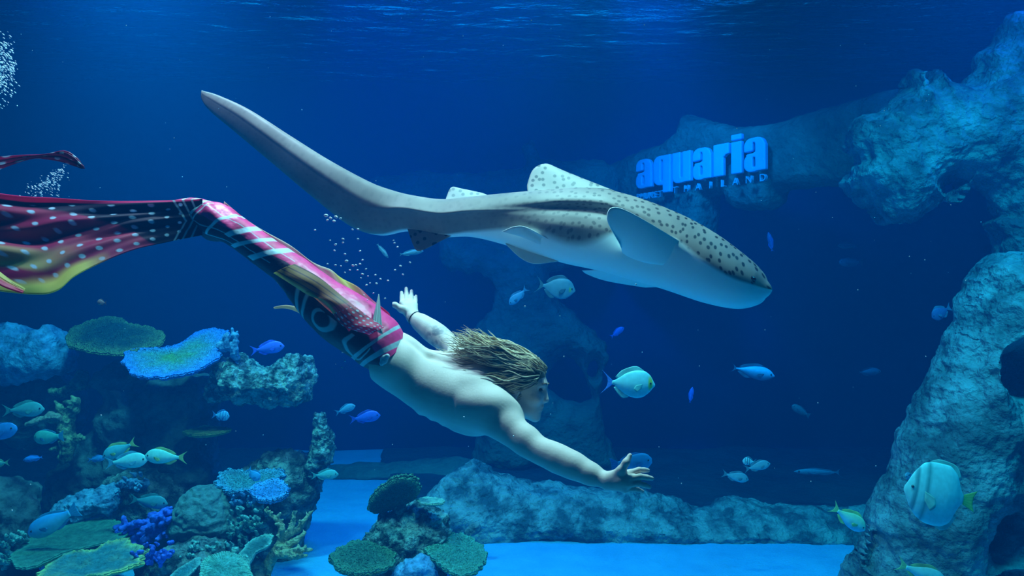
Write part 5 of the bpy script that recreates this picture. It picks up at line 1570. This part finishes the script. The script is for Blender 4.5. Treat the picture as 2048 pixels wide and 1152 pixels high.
fish('damselfish', 'snapper', 192, 918, 5.6, 36, 6, 'small blue fish behind the silver-teal snappers', (0.05, 0.26, 0.62), (0.05, 0.30, 0.66), (0.05, 0.24, 0.66))
fish('damselfish', 'slender', 68, 917, 5.5, 44, 190, 'bright blue forked-tailed fish before the dark gap', (0.05, 0.26, 0.85), (0.05, 0.30, 0.85), (0.06, 0.30, 0.95), hscale=1.4)
fish('snapper', 'snapper', -4, 926, 5.0, 48, 182, 'green-teal fish of which mostly the tail shows at the dark boulder', (0.16, 0.40, 0.32), (0.2, 0.46, 0.38), (0.3, 0.5, 0.3))
fish('snapper', 'snapper', 297, 1003, 5.5, 78, -8, 'dull teal fish in front of the mossy boulder', (0.08, 0.28, 0.34), (0.10, 0.34, 0.38), (0.08, 0.28, 0.30))
fish('snapper', 'snapper', 649, 950, 5.4, 56, 3, 'teal fish passing the rock spire over the sand', (0.10, 0.44, 0.46), (0.16, 0.52, 0.50), (0.14, 0.46, 0.44))
fish('parrotfish', 'parrot', 108, 1043, 5.05, 112, -152, 'large blue-backed parrotfish nosing down to the broad green plate', (0.05, 0.36, 0.80), (0.16, 0.52, 0.62), (0.06, 0.34, 0.6))
fish('damselfish', 'parrot', 101, 1121, 5.1, 56, -138, 'dim blue fish tucked behind the yellow-rimmed plate coral', (0.03, 0.18, 0.46), (0.05, 0.26, 0.55), (0.03, 0.18, 0.42))
fish('parrotfish', 'parrot', -10, 866, 5.0, 90, 12, 'large blurred blue fish entering beside the teal snapper', (0.03, 0.20, 0.56), (0.04, 0.26, 0.62), (0.03, 0.18, 0.5))
fish('damselfish', 'damsel', 507, 948, 5.4, 34, -48, 'small blue fish over the lumpy blue-green plate coral', (0.05, 0.34, 0.72), (0.06, 0.40, 0.76), (0.06, 0.36, 0.70))
fish('barracuda', 'slender', 1640, 944, 7.0, 104, 179, 'long thin blue-grey fish above the ridge', (0.06, 0.26, 0.42), (0.05, 0.20, 0.34), (0.05, 0.2, 0.36), hscale=0.6)
fish('damselfish', 'damsel', 1818, 955, 4.7, 22, 120, 'tiny striped fish at the snout of the spadefish', (0.10, 0.24, 0.36), (0.2, 0.4, 0.5), (0.1, 0.3, 0.5), stripes=((0.4, 0.05, (0.01, 0.02, 0.05)),))
fish('damselfish', 'damsel', 204, 605, 4.5, 20, 175, 'tiny reddish fish above the brown plate coral', (0.30, 0.14, 0.14), (0.34, 0.2, 0.18), (0.2, 0.1, 0.1))

# ------------------------------------------------------------------ bubbles and drifting specks
m_bub = mat('air_bubble', (0.75, 0.92, 0.95), rough=0.15, spec=0.8)


def uvs(nu, nv):
    u_, v_ = np.meshgrid(np.linspace(0, np.pi, nu), np.linspace(0, 2 * np.pi, nv, endpoint=False), indexing='ij')
    return np.stack([np.sin(u_) * np.cos(v_), np.sin(u_) * np.sin(v_), np.cos(u_)], -1).reshape(-1, 3), grid_faces(nu, nv, True)[:, ::-1]


uv_, uf_ = uvs(6, 8)
bub_me = build_mesh('bubble', uv_ * np.array([1.25, 1, 0.8]), uf_, m_bub)
spots = [(652, 431, 4), (661, 436, 3), (672, 434, 3.5), (668, 442, 3), (655, 440, 2.5), (681, 437, 2.4), (630, 460, 2), (686, 478, 2.5), (705, 459, 2.2), (716, 458, 2.2), (660, 481, 1.8), (671, 489, 2.6),
         (686, 485, 2), (716, 478, 2.2), (669, 501, 2), (690, 508, 2.2), (693, 522, 3.2), (720, 502, 2), (655, 528, 1.8), (671, 530, 2.2), (706, 531, 2.6), (712, 530, 2.2), (720, 528, 2.2), (725, 520, 2),
         (732, 538, 2), (715, 540, 1.8), (725, 548, 2.4), (722, 556, 1.6), (736, 552, 1.6), (751, 550, 2), (733, 570, 2.2), (740, 566, 1.6), (753, 567, 2.4), (761, 558, 2), (776, 561, 2), (770, 597, 2), (747, 586, 1.6),
         (790, 540, 2), (801, 532, 2.4), (806, 549, 2), (820, 525, 2), (789, 486, 2), (795, 494, 2), (787, 481, 1.6), (700, 540, 1.8), (682, 532, 1.6), (690, 545, 1.6), (728, 590, 1.5), (735, 600, 1.5),
         (708, 660, 1.6), (713, 668, 1.4), (685, 705, 1.6), (690, 722, 1.6), (684, 735, 1.4)]
for i, (x, y, r) in enumerate(spots):
    o = bpy.data.objects.new('bubble', bub_me)
    dd = 2.85 + 0.1 * math.sin(i * 2.3)
    o.location = P(x, y, dd)
    s = r * dd / FPX * 0.95
    o.scale = (s, s, s)
    o.rotation_euler = (0, 0.4 * math.sin(i), 0)
    COL.objects.link(o)
    tag(o, 'tiny white air bubble rising between the shark and the mermaid tail', 'bubble', 'bubbles rising under the shark')


def swarm(name, label, pts, rad, stretch=None):
    v0, f0_ = uvs(5, 6)
    vs_, fs_ = [], []
    for k, (p, r) in enumerate(zip(pts, rad)):
        q = v0 * r
        if stretch is not None:
            q = q + (v0 @ np.asarray(stretch))[:, None] * np.asarray(stretch) * r * 1.8
        vs_.append(q + p); fs_.append(f0_ + k * len(v0))
    return tag(obj(name, np.vstack(vs_), np.vstack(fs_), m_bub), label, None, None, 'stuff')


r9 = np.random.default_rng(3)
pts, rad = [], []
for _ in range(420):
    a = r9.normal(size=2)
    x, y = 0 + a[0] * 16, 135 + a[1] * 32
    if x > 42 or y < 60:
        continue
    pts.append(P(x, y, r9.uniform(3.3, 3.7))); rad.append(r9.uniform(0.4, 1.5) * 3.4 / FPX)
tag(swarm('bubble_plume', 'cloud of fine bubbles streaming past the upper tank water', pts, rad, norm([0.8, 0, -0.55])), cat='bubbles')
pts, rad = [], []
for _ in range(190):
    t = r9.random()
    x = 122 - 50 * t + r9.normal() * (5 + 14 * t); y = 342 + 48 * t + r9.normal() * 6
    pts.append(P(x, y, r9.uniform(2.95, 3.15))); rad.append(r9.uniform(0.3, 1.2) * 3 / FPX)
tag(swarm('bubble_plume', 'small bubbly swirl between the two lobes of the fluke', pts, rad, norm([0.8, 0, -0.4])), cat='bubbles')
pts, rad = [], []
fixed = [(1063, 41, 1.9), (926, 72, 1.5), (1289, 50, 1.8), (252, 51, 1.7), (348, 276, 1.4), (1050, 613, 2.6), (1272, 569, 2.6), (1120, 632, 1.5), (1128, 713, 2.0), (1399, 732, 1.3), (1716, 580, 1.8), (1636, 806, 1.6),
         (1852, 713, 1.6), (1932, 561, 1.8), (1752, 932, 1.8), (1622, 963, 1.8), (1819, 513, 1.6), (1850, 520, 1.6), (1363, 967, 1.7), (1318, 894, 1.3), (202, 831, 2.6), (61, 969, 1.8), (24, 1021, 2.4), (1027, 872, 2.0),
         (928, 834, 2.4), (618, 765, 1.3), (785, 889, 1.3), (1061, 989, 1.6), (1530, 660, 1.4), (1853, 202, 1.6), (1769, 222, 1.6), (1761, 252, 1.4), (1474, 257, 1.5), (1712, 172, 1.3), (1665, 435, 1.3), (1902, 410, 1.7)]
for x, y, r in fixed:
    dd = 2.3
    pts.append(P(x, y, dd)); rad.append(r * 0.75 * dd / FPX)
for _ in range(90):
    dd = r9.uniform(1.8, 5)
    pts.append(P(r9.uniform(0, 2048), r9.uniform(0, 1000), dd)); rad.append(r9.uniform(0.4, 0.8) * dd / FPX)
tag(swarm('drifting_specks', 'tiny pale specks drifting through the water', pts, rad), cat='specks')
